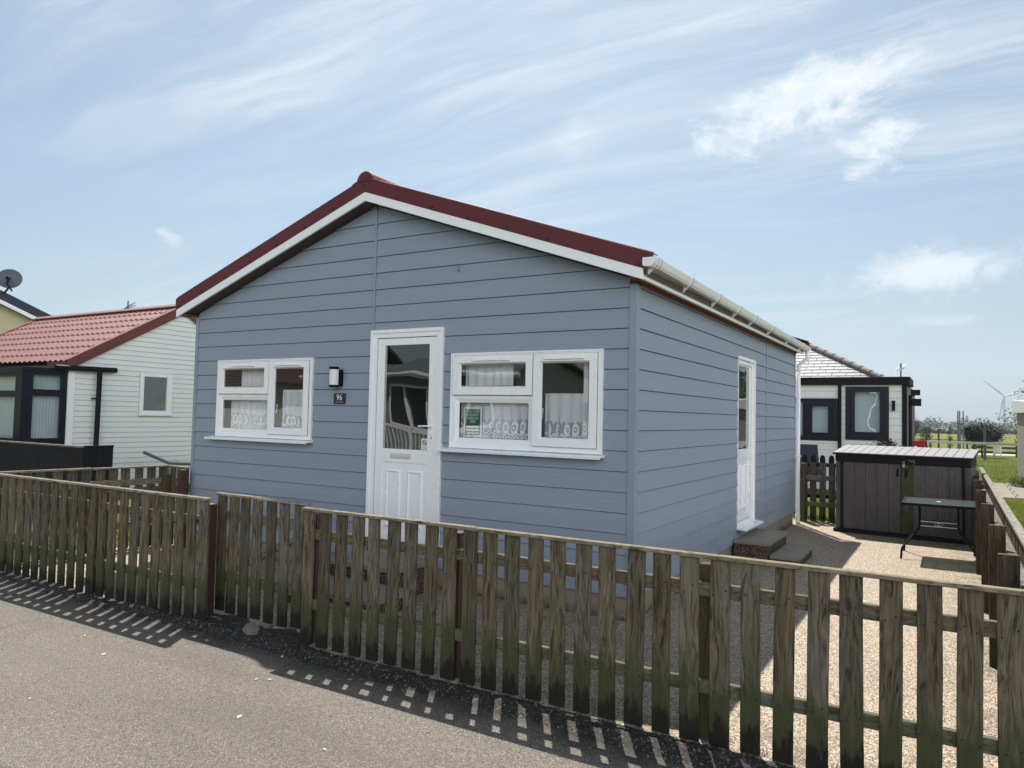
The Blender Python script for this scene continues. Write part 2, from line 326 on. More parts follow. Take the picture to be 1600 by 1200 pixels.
def f_blade(t):
    o = oc(t); n = t.noise(o, 1.2, 4); c = t.mix(n, (0.09, 0.125, 0.014), (0.20, 0.235, 0.042))
    a = t.add('ShaderNodeBsdfDiffuse', {'Color': c}); b = t.add('ShaderNodeBsdfTranslucent', {'Color': c})
    m = t.add('ShaderNodeMixShader', {0: 0.4}); t.l.new(a.outputs[0], m.inputs[1]); t.l.new(b.outputs[0], m.inputs[2]); return m.outputs[0]
M_blade = material('grass_blade', f_blade)
def m_leaf(name, a, b, tr=0.35):
    def fn(t):
        o = oc(t); n = t.noise(o, 3.5, 4); c = t.mix(n, a, b)
        x = pbr(t, c, 0.5, spec=0.35); y = t.add('ShaderNodeBsdfTranslucent', {'Color': c})
        m = t.add('ShaderNodeMixShader', {0: tr}); t.l.new(x, m.inputs[1]); t.l.new(y.outputs[0], m.inputs[2]); return m.outputs[0]
    return material(name, fn)
M_leaf = m_leaf('light_green_leaves', (0.06, 0.095, 0.018), (0.15, 0.20, 0.05))
M_leafd = m_leaf('dark_leaves', (0.008, 0.014, 0.012), (0.026, 0.036, 0.024), 0.15)
M_leafm = m_leaf('mid_green_leaves', (0.022, 0.04, 0.014), (0.065, 0.09, 0.03), 0.25)
M_leafr = m_leaf('dark_red_leaves', (0.012, 0.009, 0.006), (0.035, 0.022, 0.014), 0.2)
M_leaffar = m_leaf('distant_foliage', (0.035, 0.05, 0.028), (0.07, 0.085, 0.045), 0.1)
def f_conc(t):
    o = oc(t); n = t.noise(o, 5, 7, 0.65); f = t.noise(o, 90, 4)
    c = t.mix(n, (0.17, 0.155, 0.13), (0.33, 0.31, 0.26)); c = t.mix(t.math('MULTIPLY', f, 0.3), c, (0.12, 0.11, 0.09))
    c = t.mix(t.math('MULTIPLY', t.smooth(t.noise(o, 11, 6, 0.7), 0.5, 0.7), 0.5), c, (0.09, 0.085, 0.065))
    return pbr(t, c, 0.85, t.bump(f, 0.5, 0.003), spec=0.25)
M_conc = material('lichened_concrete_slab', f_conc)
def f_plinth(t):
    o = oc(t); n = t.noise(o, 4, 7, 0.65)
    c = t.mix(n, (0.22, 0.185, 0.14), (0.34, 0.30, 0.235)); z = t.sep(o)[2]
    c = t.mix(t.math('MULTIPLY', t.math('SUBTRACT', 1.0, t.smooth(z, 0.0, 0.12)), t.smooth(t.noise(o, 9, 5, 0.7), 0.35, 0.6)), c, (0.09, 0.075, 0.055))
    return pbr(t, c, 0.9, t.bump(t.noise(o, 60, 4), 0.4, 0.003), spec=0.2)
M_plinth = material('sand_cement_plinth', f_plinth)
def m_pebble(name, scale, cols, dark):
    def fn(t):
        o = oc(t); v = t.add('ShaderNodeTexVoronoi', {'Vector': o, 'Scale': scale}); hue = t.sep(v.outputs['Color'])
        c = t.ramp(hue[0], [(i/(len(cols)-1), q) for i, q in enumerate(cols)])
        c = t.mix(t.smooth(v.outputs['Distance'], 0.4, 0.7), c, dark)
        return pbr(t, c, 0.6, t.bump(t.math('SUBTRACT', 1.0, v.outputs['Distance']), 1.0, 0.008), spec=0.4)
    return material(name, fn)
M_aggr = m_pebble('brown_exposed_aggregate', 85, [(0.03, 0.018, 0.012), (0.10, 0.055, 0.035), (0.18, 0.12, 0.08), (0.26, 0.20, 0.15)], (0.02, 0.014, 0.01))
M_pebd = m_pebble('pebbledash', 50, [(0.13, 0.11, 0.10), (0.30, 0.26, 0.23), (0.44, 0.40, 0.36), (0.22, 0.17, 0.15)], (0.15, 0.13, 0.12))
def f_tiles(t):
    o = oc(t); x, y, z = t.sep(o)
    n = t.noise(o, 2, 6, 0.6); wn = t.add('ShaderNodeTexWhiteNoise', {'Vector': t.comb(t.math('FLOOR', t.math('MULTIPLY', x, 2.9)), t.math('FLOOR', t.math('MULTIPLY', z, 5.2)), 0.0)}, noise_dimensions='3D').outputs[0]
    c = t.mix(t.math('ADD', t.math('MULTIPLY', n, 0.6), t.math('MULTIPLY', wn, 0.4)), (0.165, 0.165, 0.172), (0.25, 0.25, 0.26))
    return pbr(t, c, 0.6, t.bump(t.noise(o, 60, 3), 0.3, 0.003))
M_tiles = material('grey_concrete_tile', f_tiles)
M_ridget = simple('brown_grey_ridge_tile', (0.155, 0.14, 0.13), 0.8, var=0.35, scale=7, bump=0.4)
def m_lace(name, zb, zt, period, dens):
    """knotted net above, dense scalloped flower band below (u = object x, v = object z)"""
    def fn(t):
        o = oc(t); x, y, z = t.sep(t.vmath('ADD', o, t.vmath('SCALE', t.vmath('SUBTRACT', t.noise(o, 5.0, 2, .5, 0, 1), (.5, .5, .5)), 0.055)))
        tau = 2*math.pi
        mesh = t.math('MULTIPLY', t.math('SINE', t.math('MULTIPLY', t.math('ADD', x, z), tau/0.011)), t.math('SINE', t.math('MULTIPLY', t.math('SUBTRACT', x, z), tau/0.011)))
        net = t.math('ADD', dens, t.math('MULTIPLY', mesh, 0.15))
        v = t.math('DIVIDE', t.math('SUBTRACT', z, zb), 0.20)      # 0 hem .. 1 top of band
        ph = t.math('MULTIPLY', x, tau/period)
        uu = t.math('SUBTRACT', t.math('FRACT', t.math('DIVIDE', x, period)), 0.5)
        # oval medallions with petals
        ov = t.math('SQRT', t.math('ADD', t.math('POWER', t.math('DIVIDE', uu, 0.22), 2.0), t.math('POWER', t.math('DIVIDE', t.math('SUBTRACT', v, 0.68), 0.22), 2.0)))
        ring = t.smooth(t.math('ABSOLUTE', t.math('SUBTRACT', ov, 0.95)), 0.42, 0.24)
        dot = t.smooth(ov, 0.35, 0.2)
        u2 = t.math('SUBTRACT', t.math('FRACT', t.math('ADD', t.math('DIVIDE', x, period*0.5), 0.25)), 0.5)
        fl_r = t.math('SQRT', t.math('ADD', t.math('POWER', u2, 2.0), t.math('POWER', t.math('DIVIDE', t.math('SUBTRACT', v, 0.22), 0.45), 2.0)))
        fl_a = t.math('ARCTAN2', t.math('SUBTRACT', v, 0.22), u2)
        fl = t.smooth(t.math('SUBTRACT', fl_r, t.math('MULTIPLY', t.math('COSINE', t.math('MULTIPLY', fl_a, 6.0)), 0.12)), 0.36, 0.26)
        hole = t.smooth(fl_r, 0.10, 0.16)
        fl = t.math('MULTIPLY', fl, hole)
        edge = t.math('ADD', 0.92, t.math('MULTIPLY', t.math('ABSOLUTE', t.math('SINE', t.math('MULTIPLY', ph, 1.0))), 0.16))
        inband = t.smooth(t.math('SUBTRACT', edge, v), 0.0, 0.06)
        pat = t.math('MAXIMUM', t.math('MAXIMUM', ring, dot), fl)
        vine = t.smooth(t.math('ABSOLUTE', t.math('SUBTRACT', t.math('SUBTRACT', v, 0.42), t.math('MULTIPLY', t.math('SINE', t.math('MULTIPLY', ph, 2.0)), 0.07))), 0.06, 0.03)
        pat = t.math('MAXIMUM', pat, vine)
        bandop = t.math('ADD', 0.40, t.math('MULTIPLY', pat, 0.60))
        al = t.add('ShaderNodeMix', {0: inband, 2: net, 3: bandop}).outputs[0]
        top = t.smooth(z, zt-0.018, zt-0.010)
        al = t.math('MAXIMUM', al, t.math('MULTIPLY', top, 0.85), clamp=True)
        dfc = t.add('ShaderNodeBsdfDiffuse', {'Color': (0.90, 0.90, 0.97)}); tl = t.add('ShaderNodeBsdfTranslucent', {'Color': (0.8, 0.8, 0.84)})
        dm = t.add('ShaderNodeMixShader', {0: 0.1}); t.l.new(dfc.outputs[0], dm.inputs[1]); t.l.new(tl.outputs[0], dm.inputs[2])
        tr = t.add('ShaderNodeBsdfTransparent')
        m = t.add('ShaderNodeMixShader', {0: al}); t.l.new(tr.outputs[0], m.inputs[1]); t.l.new(dm.outputs[0], m.inputs[2]); return m.outputs[0]
    return material(name, fn)
M_lace = m_lace('white_lace_net', 1.385, 1.85, 0.085, 0.74)
def f_voile(t):
    a = t.add('ShaderNodeBsdfDiffuse', {'Color': (0.78, 0.80, 0.83)}); b = t.add('ShaderNodeBsdfTransparent'); m = t.add('ShaderNodeMixShader', {0: 0.88})
    t.l.new(b.outputs[0], m.inputs[1]); t.l.new(a.outputs[0], m.inputs[2]); return m.outputs[0]
M_voile = material('white_voile', f_voile)
M_blind = simple('grey_blind_fabric', (0.62, 0.66, 0.67), 0.8, var=0.05)

# ------------------------------------------------------------------ mesh helpers
class MB:
    def __init__(s): s.v = []; s.f = []; s.m = []; s.k = 0
    def poly(s, pts):
        b = len(s.v); s.v += [tuple(p) for p in pts]; s.f.append(tuple(range(b, b+len(pts)))); s.m.append(s.k)
    def hexa(s, p):                                      # p: 8 points, bottom ring 0-3 then top ring 4-7
        b = len(s.v); s.v += [tuple(q) for q in p]
        for f in ((0, 3, 2, 1), (4, 5, 6, 7), (0, 1, 5, 4), (1, 2, 6, 5), (2, 3, 7, 6), (3, 0, 4, 7)):
            s.f.append(tuple(b+i for i in f)); s.m.append(s.k)
    def box(s, x0, x1, y0, y1, z0, z1):
        if x0 > x1: x0, x1 = x1, x0
        if y0 > y1: y0, y1 = y1, y0
        s.hexa([(x0, y0, z0), (x1, y0, z0), (x1, y1, z0), (x0, y1, z0), (x0, y0, z1), (x1, y0, z1), (x1, y1, z1), (x0, y1, z1)])
    def prism(s, pts, vec):                              # planar outline extruded along vec
        n = len(pts); b = len(s.v); vec = Vector(vec)
        s.v += [tuple(p) for p in pts] + [tuple(Vector(p)+vec) for p in pts]
        s.f.append(tuple(range(b+n-1, b-1, -1))); s.m.append(s.k); s.f.append(tuple(range(b+n, b+2*n))); s.m.append(s.k)
        for i in range(n):
            j = (i+1) % n; s.f.append((b+i, b+j, b+n+j, b+n+i)); s.m.append(s.k)
    def tube(s, path, r, n=10, caps=True, r2=None):
        path = [Vector(p) for p in path]; rings = []
        prev = None
        for i, p in enumerate(path):
            if i == 0: t = path[1]-p
            elif i == len(path)-1: t = p-path[i-1]
            else: t = (path[i+1]-p).normalized()+(p-path[i-1]).normalized()
            t.normalize()
            if prev is None:
                a = t.cross(Vector((0, 0, 1)))
                if a.length < 1e-3: a = t.cross(Vector((0, 1, 0)))
            else: a = prev-t*prev.dot(t)
            a.normalize(); prev = a; bb = t.cross(a)
            rr = r if r2 is None else r+(r2-r)*i/(len(path)-1)
            k = len(s.v)
            for j in range(n):
                q = p+(a*math.cos(2*math.pi*j/n)+bb*math.sin(2*math.pi*j/n))*rr; s.v.append(tuple(q))
            rings.append(k)
        for a, b in zip(rings, rings[1:]):
            for j in range(n):
                s.f.append((a+j, a+(j+1) % n, b+(j+1) % n, b+j)); s.m.append(s.k)
        if caps:
            s.f.append(tuple(rings[0]+j for j in range(n-1, -1, -1))); s.m.append(s.k)
            s.f.append(tuple(rings[-1]+j for j in range(n))); s.m.append(s.k)
    def disc(s, c, nrm, r, depth, n=10):
        c = Vector(c); nrm = Vector(nrm).normalized(); s.tube([c, c+nrm*depth], r, n)
    def build(s, name, mats, parent=None, loc=None, smooth=False, bevel=0.0, seg=2):
        me = bpy.data.meshes.new(name); L = Vector(loc) if loc is not None else Vector((0, 0, 0))
        if parent is not None and loc is None:
            L = Vector(parent.get('_o', (0, 0, 0)))
        vs = [tuple(Vector(p)-L) for p in s.v]
        me.from_pydata(vs, [], s.f)
        if not isinstance(mats, (list, tuple)): mats = [mats]
        for m in mats: me.materials.append(m)
        me.polygons.foreach_set('material_index', s.m)
        if smooth: me.polygons.foreach_set('use_smooth', [True]*len(s.f))
        me.update()
        o = bpy.data.objects.new(name, me); COL.objects.link(o)
        if parent is not None:
            o.parent = parent
            o['_o'] = tuple(L) if loc is None else tuple(parent.get('_o', (0, 0, 0)))
            if loc is not None: o.location = (0, 0, 0)
        else: o.location = L; o['_o'] = tuple(L)
        if bevel:
            b = o.modifiers.new('bevel', 'BEVEL'); b.width = bevel; b.segments = seg; b.limit_method = 'ANGLE'; b.angle_limit = R(40)
            if smooth is False: b.harden_normals = False
        return o
def tag(o, label=None, cat=None, group=None, kind=None):
    if label: o['label'] = label
    if cat: o['category'] = cat
    if group: o['group'] = group
    if kind: o['kind'] = kind
    return o
def empty(name, loc, label, cat, group=None, rz=0.0):
    o = bpy.data.objects.new(name, None); COL.objects.link(o); o.location = loc; o.empty_display_size = 0.2; o['_o'] = tuple(loc)
    if rz: o.rotation_euler = (0, 0, rz); o['_o'] = (0, 0, 0)     # rotated things are modelled in local space
    return tag(o, label, cat, group)
def copy_tree(o, parent=None):
    c = o.copy(); COL.objects.link(c)
    if parent is not None: c.parent = parent
    for ch in list(o.children): copy_tree(ch, c)
    return c

# ------------------------------------------------------------------ ground, road, patio
m = MB()
xs = [-2500, -300, -60, 60, 300, 2500]; ys = [-200, -20, 60, 200, 600, 2600]
for i in range(5):
    for j in range(5): m.poly([(xs[i], ys[j], -0.012), (xs[i+1], ys[j], -0.012), (xs[i+1], ys[j+1], -0.012), (xs[i], ys[j+1], -0.012)])
tag(m.build('ground', M_grass), kind='structure')
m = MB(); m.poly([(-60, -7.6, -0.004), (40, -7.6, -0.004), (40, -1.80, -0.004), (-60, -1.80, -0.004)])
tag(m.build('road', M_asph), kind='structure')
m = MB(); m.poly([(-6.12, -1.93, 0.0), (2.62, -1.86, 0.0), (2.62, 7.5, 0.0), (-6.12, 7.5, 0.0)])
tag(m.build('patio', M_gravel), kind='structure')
# crumbled tar / soil ridge under the fence
from mathutils import noise as mn
m = MB(); nx, ny = 620, 16; x0, x1, y0, y1 = -7.2, 4.2, -2.13, -1.83
def ye1(x): q = max(0, min(1, (x+3.05)/.15, (-1.62-x)/.15)); return -1.83+.24*q*q*(3-2*q)
def tarh(x, y):
    y1 = ye1(x)
    e = math.sin(min(1, max(0, (y-y0-0.05*mn.noise(Vector((x*2.3, 4, 0))))/(y1-y0)))*math.pi)
    return -0.008+e*(0.012+0.030*max(0, mn.noise(Vector((x*3.1, y*6, 1.7)))+0.25))+e*0.016*mn.noise(Vector((x*16, y*16, 3)))
for i in range(nx+1):
    for j in range(ny+1):
        x = x0+(x1-x0)*i/nx; y = y0+(ye1(x)-y0)*j/ny; m.v.append((x, y, tarh(x, y)))
for i in range(nx):
    for j in range(ny):
        a = i*(ny+1)+j; m.f.append((a, a+ny+1, a+ny+2, a+1)); m.m.append(0)
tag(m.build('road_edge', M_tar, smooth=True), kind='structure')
# loose grit / litter scattered on tar
m = MB()
for i in range(1500):
    x = random.uniform(-6.5, 3.0); y = random.gauss(-2.0, 0.10) if i < 1250 else random.uniform(-5, -2.2)
    if y > -1.88: continue
    s = random.uniform(0.003, 0.009); z = tarh(x, y)+0.001 if y > y0 else -0.003
    z = max(z, -0.003)
    a = random.uniform(0, 6.28); pts = [(x+s*math.cos(a+q*2.1)*random.uniform(.7, 1.2), y+s*math.sin(a+q*2.1), z-0.002) for q in range(3)]
    top = (x, y, z+s*0.8)
    for q in range(3): m.poly([pts[q], pts[(q+1) % 3], top])
tag(m.build('grit', simple('road_grit', (0.16, 0.145, 0.125), 0.8, var=0.5, scale=90)), 'loose grit and chippings scattered along the tarmac by the fence', 'grit', kind='stuff')

m = MB(); rs = random.Random(3); n1, n2 = 9, 6
for i in range(n2+1):
    for j in range(n1):
        a = 2*math.pi*j/n1; p = math.pi*i/n2; q = 1+.28*mn.noise(Vector((math.cos(a)*1.3, math.sin(a)*1.3, p*1.4))); m.v.append((-2.19+.075*q*math.sin(p)*math.cos(a), -1.90+.05*q*math.sin(p)*math.sin(a), .03+.045*q*math.cos(p)))
for i in range(n2):
    for j in range(n1): a = i*n1; m.f.append((a+j, a+(j+1) % n1, a+n1+(j+1) % n1, a+n1+j)); m.m.append(0)
tag(m.build('stone', simple('grey_stone', (.13, .125, .115), .85, var=.3, bump=.5), loc=(-2.19, -1.90, 0)), 'single angular grey stone lying on the dirt in front of the gate', 'stone')
m = MB()
for (x, y, s_) in [(-1.35, -2.46, .014), (-1.62, -2.12, .014), (-1.42, -2.50, .012), (-1.05, -2.92, .025), (-2.6, -2.75, .02), (-3.1, -2.6, .014), (-.4, -2.95, .012), (-2.2, -3.4, .012), (.2, -3.0, .01)]:
    a = rs.uniform(0, 3.14); c_, d_ = math.cos(a)*s_, math.sin(a)*s_
    m.hexa([(x-c_, y-d_, -.003), (x+d_*.4, y-c_*.4, -.003), (x+c_, y+d_, -.003), (x-d_*.5, y+c_*.5, -.003), (x-c_, y-d_, .003), (x+d_*.4, y-c_*.4, .004), (x+c_, y+d_, .003), (x-d_*.5, y+c_*.5, .006)])
tag(m.build('chips', simple('pale_flint_chips', (.55, .53, .40), .7, var=.3)), 'scattered pale flint chips and dead leaves lying on the lane', 'chips', kind='stuff')

# ------------------------------------------------------------------ siding builder
def subtract(u0, u1, z0, z1, openings):
    """cells of the rectangle u0..u1, z0..z1 outside all openings"""
    us = sorted({u0, u1, *[min(max(o[0], u0), u1) for o in openings], *[min(max(o[1], u0), u1) for o in openings]})
    out = []
    for a, b in zip(us, us[1:]):
        if b-a < 1e-5: continue
        mid = (a+b)/2; segs = [(z0, z1)]
        for o in openings:
            if o[0] < mid < o[1]:
                ns = []
                for s0, s1 in segs:
                    if o[3] <= s0 or o[2] >= s1: ns.append((s0, s1)); continue
                    if o[2] > s0: ns.append((s0, o[2]))
                    if o[3] < s1: ns.append((o[3], s1))
                segs = ns
        for s0, s1 in segs:
            if s1-s0 > 1e-5: out.append((a, b, s0, s1))
    merged = []
    for c in out:                                        # join neighbours of the same height so that boards stay long
        for k in merged:
            if abs(k[1]-c[0]) < 1e-6 and abs(k[2]-c[2]) < 1e-6 and abs(k[3]-c[3]) < 1e-6: k[1] = c[1]; break
        else: merged.append(list(c))
    return merged
def siding(mb, P, spans, zbot, ztop, pitch, openings, base=0.0, proud=0.014, groove=0.006, roofline=None):
    """lapped boards. P(u, n, z) maps to world, n outward. spans: list of (u0,u1)."""
    k = 0; z = zbot
    while z < ztop-1e-4:
        zt = z+pitch
        for (u0, u1) in spans:
            for a, b, s0, s1 in subtract(u0, u1, z, min(zt, ztop), openings):
                def nn(q): return base+proud-(proud-0.003)*(q-z)/pitch
                s1g = s1-groove if abs(s1-zt) < 1e-5 else s1
                if roofline:
                    # clip the board under the sloping roofline
                    n = max(1, int((b-a)/0.08)); cols = [a+(b-a)*i/n for i in range(n+1)]
                    run = []
                    for c in cols: run.append((c, min(s1g, roofline(c))))
                    if max(r[1] for r in run) <= s0: continue
                    if min(r[1] for r in run) >= s1g-1e-6: run = [(a, s1g), (b, s1g)]
                    for (ca, ta), (cb, tb) in zip(run, run[1:]):
                        if ta <= s0+1e-4 and tb <= s0+1e-4: continue
                        ta = max(ta, s0+1e-4); tb = max(tb, s0+1e-4)
                        mb.hexa([P(ca, nn(s0), s0), P(cb, nn(s0), s0), P(cb, base-0.004, s0), P(ca, base-0.004, s0), P(ca, nn(ta), ta), P(cb, nn(tb), tb), P(cb, base-0.004, tb), P(ca, base-0.004, ta)])
                else:
                    mb.hexa([P(a, nn(s0), s0), P(b, nn(s0), s0), P(b, base-0.004, s0), P(a, base-0.004, s0), P(a, nn(s1g), s1g), P(b, nn(s1g), s1g), P(b, base-0.004, s1g), P(a, base-0.004, s1g)])
        z = zt; k += 1

# ------------------------------------------------------------------ THE COTTAGE
WX0, WX1, WY1 = -5.58, 0.0, 6.92; APX = -2.79; SL = 0.346; PZ = 0.195; EZ = 2.735
def roofz(x): return 3.722-SL*abs(x-APX)
cot = empty('cottage', (APX, 3.4, 0), 'blue grey weatherboarded cottage with burgundy roof trim and white windows', 'cottage')
PF = lambda u, n, z: (u, -n, z)                          # front wall
PS = lambda u, n, z: (n, u, z)                           # right side wall
LW = (-5.13, -3.615, 1.30, 2.19); RW = (LW[0]+3.332, LW[1]+3.332, 1.30, 2.19); FD = (-2.795, -1.915, 0.33, 2.44); SD = (3.27, 4.14, 0.36, 2.40)
z0 = 2.70-0.167*15
m = MB(); ops = [LW, RW, FD]
# backing wall
for a, b, s0, s1 in subtract(WX0, WX1, PZ, 2.60, ops): m.box(a, b, 0.002, 0.10, s0, s1)
m.prism([(WX0, 0.002, 2.60), (WX1, 0.002, 2.60), (WX1, 0.002, roofz(WX1)), (APX, 0.002, roofz(APX)), (WX0, 0.002, roofz(WX0))], (0, 0.098, 0))
m.k = 1
siding(m, PF, [(WX0+0.045, APX-0.012), (APX+0.018, WX1-0.052)], z0, 4.0, 0.167, ops, roofline=roofz)
m.build('wall', [M_seal, M_blue], cot)
m = MB()
for a, b, s0, s1 in subtract(0.10, WY1, PZ, EZ, [SD]): m.box(-0.10, -0.002, a, b, s0, s1)
m.k = 1
siding(m, PS, [(0.055, 4.785), (4.812, WY1-0.03)], z0, EZ-0.005, 0.167, [SD], proud=0.016)
m.build('wall', [M_seal, M_blue], cot)
m = MB(); m.box(WX0, WX0+0.1, 0.1, WY1-0.1, PZ, EZ); m.k = 1; siding(m, lambda u, n, z: (WX0-n, u, z), [(0.03, WY1)], z0, EZ, 0.167, []); m.build('wall', [M_seal, M_blue], cot)
m = MB(); m.box(WX0, WX1, WY1-0.1, WY1, PZ, 2.6); m.prism([(WX0, WY1-.1, 2.60), (WX1, WY1-.1, 2.60), (WX1, WY1-.1, roofz(WX1)), (APX, WY1-.1, roofz(APX)), (WX0, WY1-.1, roofz(WX0))], (0, 0.1, 0)); m.k = 1
siding(m, lambda u, n, z: (u, WY1+n, z), [(WX0, WX1)], z0, 4.0, 0.167, [], roofline=roofz); m.build('wall', [M_seal, M_blue], cot)
# trims
m = MB(); m.box(WX1-0.050, WX1+0.019, -0.019, 0.052, z0-0.004, EZ-0.012); m.build('corner_trim', M_bluetrim, cot, bevel=0.004)
m = MB(); m.box(WX0-0.004, WX0+0.043, -0.019, 0.028, z0-0.004, EZ-0.012); m.build('corner_trim', M_bluetrim, cot, bevel=0.004)
m = MB(); m.box(0.001, 0.019, WY1-0.028, WY1+0.012, z0-0.004, EZ-0.012); m.build('corner_trim', M_bluetrim, cot, bevel=0.004)
m = MB(); m.box(APX-0.010, APX+0.016, -0.020, 0.0, FD[3]+0.012, roofz(APX)-0.03); m.build('joint_strip', M_bluetrim, cot, bevel=0.003)
m = MB(); m.box(0.0, 0.019, 4.787, 4.810, z0-0.004, EZ-0.012); m.build('joint_strip', M_bluetrim, cot, bevel=0.003)
m = MB(); m.box(WX0+0.02, WX1-0.02, 0.012, 0.11, -0.05, PZ); m.box(-0.12, -0.012, 0.11, WY1-0.02, -0.05, PZ); m.box(WX0+.02, WX0+.12, .11, WY1-.02, -.05, PZ); m.box(WX0+.12, -.12, WY1-.12, WY1-.02, -.05, PZ)
m.build('plinth', M_plinth, cot)
# room behind the glass
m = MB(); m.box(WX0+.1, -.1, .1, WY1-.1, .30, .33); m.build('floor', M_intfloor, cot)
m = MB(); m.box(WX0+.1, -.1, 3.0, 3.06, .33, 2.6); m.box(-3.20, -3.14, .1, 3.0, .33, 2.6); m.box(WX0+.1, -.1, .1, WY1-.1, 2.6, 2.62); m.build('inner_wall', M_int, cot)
# ---- roof
RY0, RY1 = -0.195, 7.00; XE = 0.155; DZ = 0.075         # roof underside offset above wall line
def rz(x, o=0.0): return 3.722-SL*abs(x-APX)+o
m = MB()
for sgn in (-1, 1):
    n = 48; prof = []
    L = abs(XE-APX)+0.03
    # corrugations run down the slope -> profile along y, stepped like pressed tiles along the slope
    ny_ = 240; nsx = 9
    base_i = len(m.v)
    rows = []
    for i in range(nsx*2):
        step = i//2; last = i % 2
        s_ = (step+last)/nsx*L
        lift = 0.016 if not last else 0.0
        zz = 3.722+0.155-SL*s_ + (0.016 if last == 0 else 0.0) - (0.0)
        zz = 3.722+0.135-SL*s_ + (0.0 if last == 0 else 0.018)
        row = []
        for j in range(ny_+1):
            y = RY0+0.06+(RY1-RY0-0.12)*j/ny_
            cz = 0.011*math.sin(y*2*math.pi/0.20); row.append(len(m.v)); m.v.append((APX+sgn*s_, y, zz+cz))
        rows.append(row)
    for a, b in zip(rows, rows[1:]):
        for j in range(ny_): m.f.append((a[j], a[j+1], b[j+1], b[j])); m.m.append(0)
roof = m.build('roof', M_redroof, cot, smooth=True)
# structural deck under the sheets (keeps the light out)
m = MB()
for sgn in (-1, 1):
    xe = APX+sgn*(abs(XE-APX)-0.01)
    m.hexa([(APX, RY0+.03, rz(APX, .05)), (xe, RY0+.03, rz(xe, .05)), (xe, RY1-.03, rz(xe, .05)), (APX, RY1-.03, rz(APX, .05)), (APX, RY0+.03, rz(APX, .095)), (xe, RY0+.03, rz(xe, .095)), (xe, RY1-.03, rz(xe, .095)), (APX, RY1-.03, rz(APX, .095))])
m.build('roof_deck', M_darksoff, cot)
def slope_board(mb, x_a, x_b, y0, y1, zlo, zhi):
    """board following the slope; zlo/zhi are heights above the wall line"""
    mb.hexa([(x_a, y0, rz(x_a, zlo)), (x_b, y0, rz(x_b, zlo)), (x_b, y1, rz(x_b, zlo)), (x_a, y1, rz(x_a, zlo)), (x_a, y0, rz(x_a, zhi)), (x_b, y0, rz(x_b, zhi)), (x_b, y1, rz(x_b, zhi)), (x_a, y1, rz(x_a, zhi))])
for sgn in (-1, 1):
    xe = APX+sgn*(abs(0.125-APX)+ (0.0 if sgn > 0 else 0.02))
    for (yy0, yy1) in ((RY0+0.004, RY0+0.026), (RY1-0.026, RY1-0.004)):
        m = MB(); slope_board(m, min(APX, xe)+(0.001 if sgn > 0 else 0), max(APX, xe)-(0.001 if sgn < 0 else 0), yy0, yy1, 0.005, 0.098)
        m.build('bargeboard', M_upvc, cot, bevel=0.003)
    xv = APX+sgn*(abs(0.235-APX)) if sgn > 0 else APX-(abs(-5.71-APX)-0.0)
    for (yy0, yy1) in ((RY0, RY0+0.012), (RY1-0.012, RY1)):
        m = MB(); a, b = min(APX, xv), max(APX, xv)
        # face + folded top flange
        yt = yy0 if yy0 < 0 else yy1
        d_ = 1 if yy0 < 0 else -1
        bx = [(APX if sgn > 0 else xe-0.01), (xe+0.01 if sgn > 0 else APX)]
        slope_board(m, bx[0], bx[1], yy0, yy1, 0.092, 0.232)
        if sgn > 0: m.hexa([(bx[1], yy0, rz(bx[1], .10)), (xv-.01, yy0, rz(xv-.01, .165)), (xv-.01, yy1, rz(xv-.01, .165)), (bx[1], yy1, rz(bx[1], .10)), (bx[1], yy0, rz(bx[1], .232)), (xv-.03, yy0, rz(xv-.03, .232)), (xv-.03, yy1, rz(xv-.03, .232)), (bx[1], yy1, rz(bx[1], .232))])
        slope_board(m, a+.01, b-.03 if sgn > 0 else b, min(yt, yt+d_*0.13), max(yt, yt+d_*0.13), 0.2325, 0.238)
        # curled edge
        m.tube([(APX, yt+d_*0.02, rz(APX, .236)), (xv-sgn*.03, yt+d_*0.02, rz(xv-sgn*.03, .236))], 0.010, 8)
        m.build('verge_trim', M_redroof, roof, bevel=0.002, seg=1)
    for k in range(7):
        x = APX+sgn*(0.42+k*0.41)
        if abs(x-APX) > 2.95: continue
        m = MB(); m.disc((x, RY0+0.001, rz(x, .118)), (0, -1, 0), 0.016, 0.010, 8); m.disc((x, RY0-0.006, rz(x, .118)), (0, -1, 0), 0.007, 0.006, 6); m.build('screw', simple('burgundy_screw_caps', (0.03, 0.004, 0.006), 0.4), roof)
    
m = MB()                                                 # half-round ridge cap with closed ends
pts = []
for k in range(15):
    a = math.pi*k/14; pts.append((APX+0.105*math.cos(a), RY0-0.006, rz(APX, 0.195)+0.105*math.sin(a)*0.98))
m.prism(pts[::-1], (0, RY1-RY0+0.012, 0))
for sg in (-1, 1):
    m.hexa([(APX+sg*.10, RY0-.004, rz(APX, .19)), (APX+sg*.17, RY0-.004, rz(APX+.17, .19)), (APX+sg*.17, RY1, rz(APX+.17, .19)), (APX+sg*.10, RY1, rz(APX, .19)), (APX+sg*.10, RY0-.004, rz(APX+.1, .25)), (APX+sg*.17, RY0-.004, rz(APX+.17, .246)), (APX+sg*.17, RY1, rz(APX+.17, .246)), (APX+sg*.10, RY1, rz(APX+.1, .25))])
for sx, sz in ((-.035, .21), (.035, .225), (-.035, .15), (.0, .165)):
    m.disc((APX+sx, RY0-.006, rz(APX, sz)), (0, -1, 0), .011, .007, 8)
m.build('ridge_cap', M_redroof, roof, bevel=0.003)
m = MB()                                                 # front/back sloping verge soffit
for sgn in (-1, 1):
    xe = APX+sgn*abs(0.11-APX)
    slope_board(m, min(APX, xe), max(APX, xe), RY0+.028, -0.0, 0.008, 0.020)
m.build('soffit', M_darksoff, cot)
m = MB()
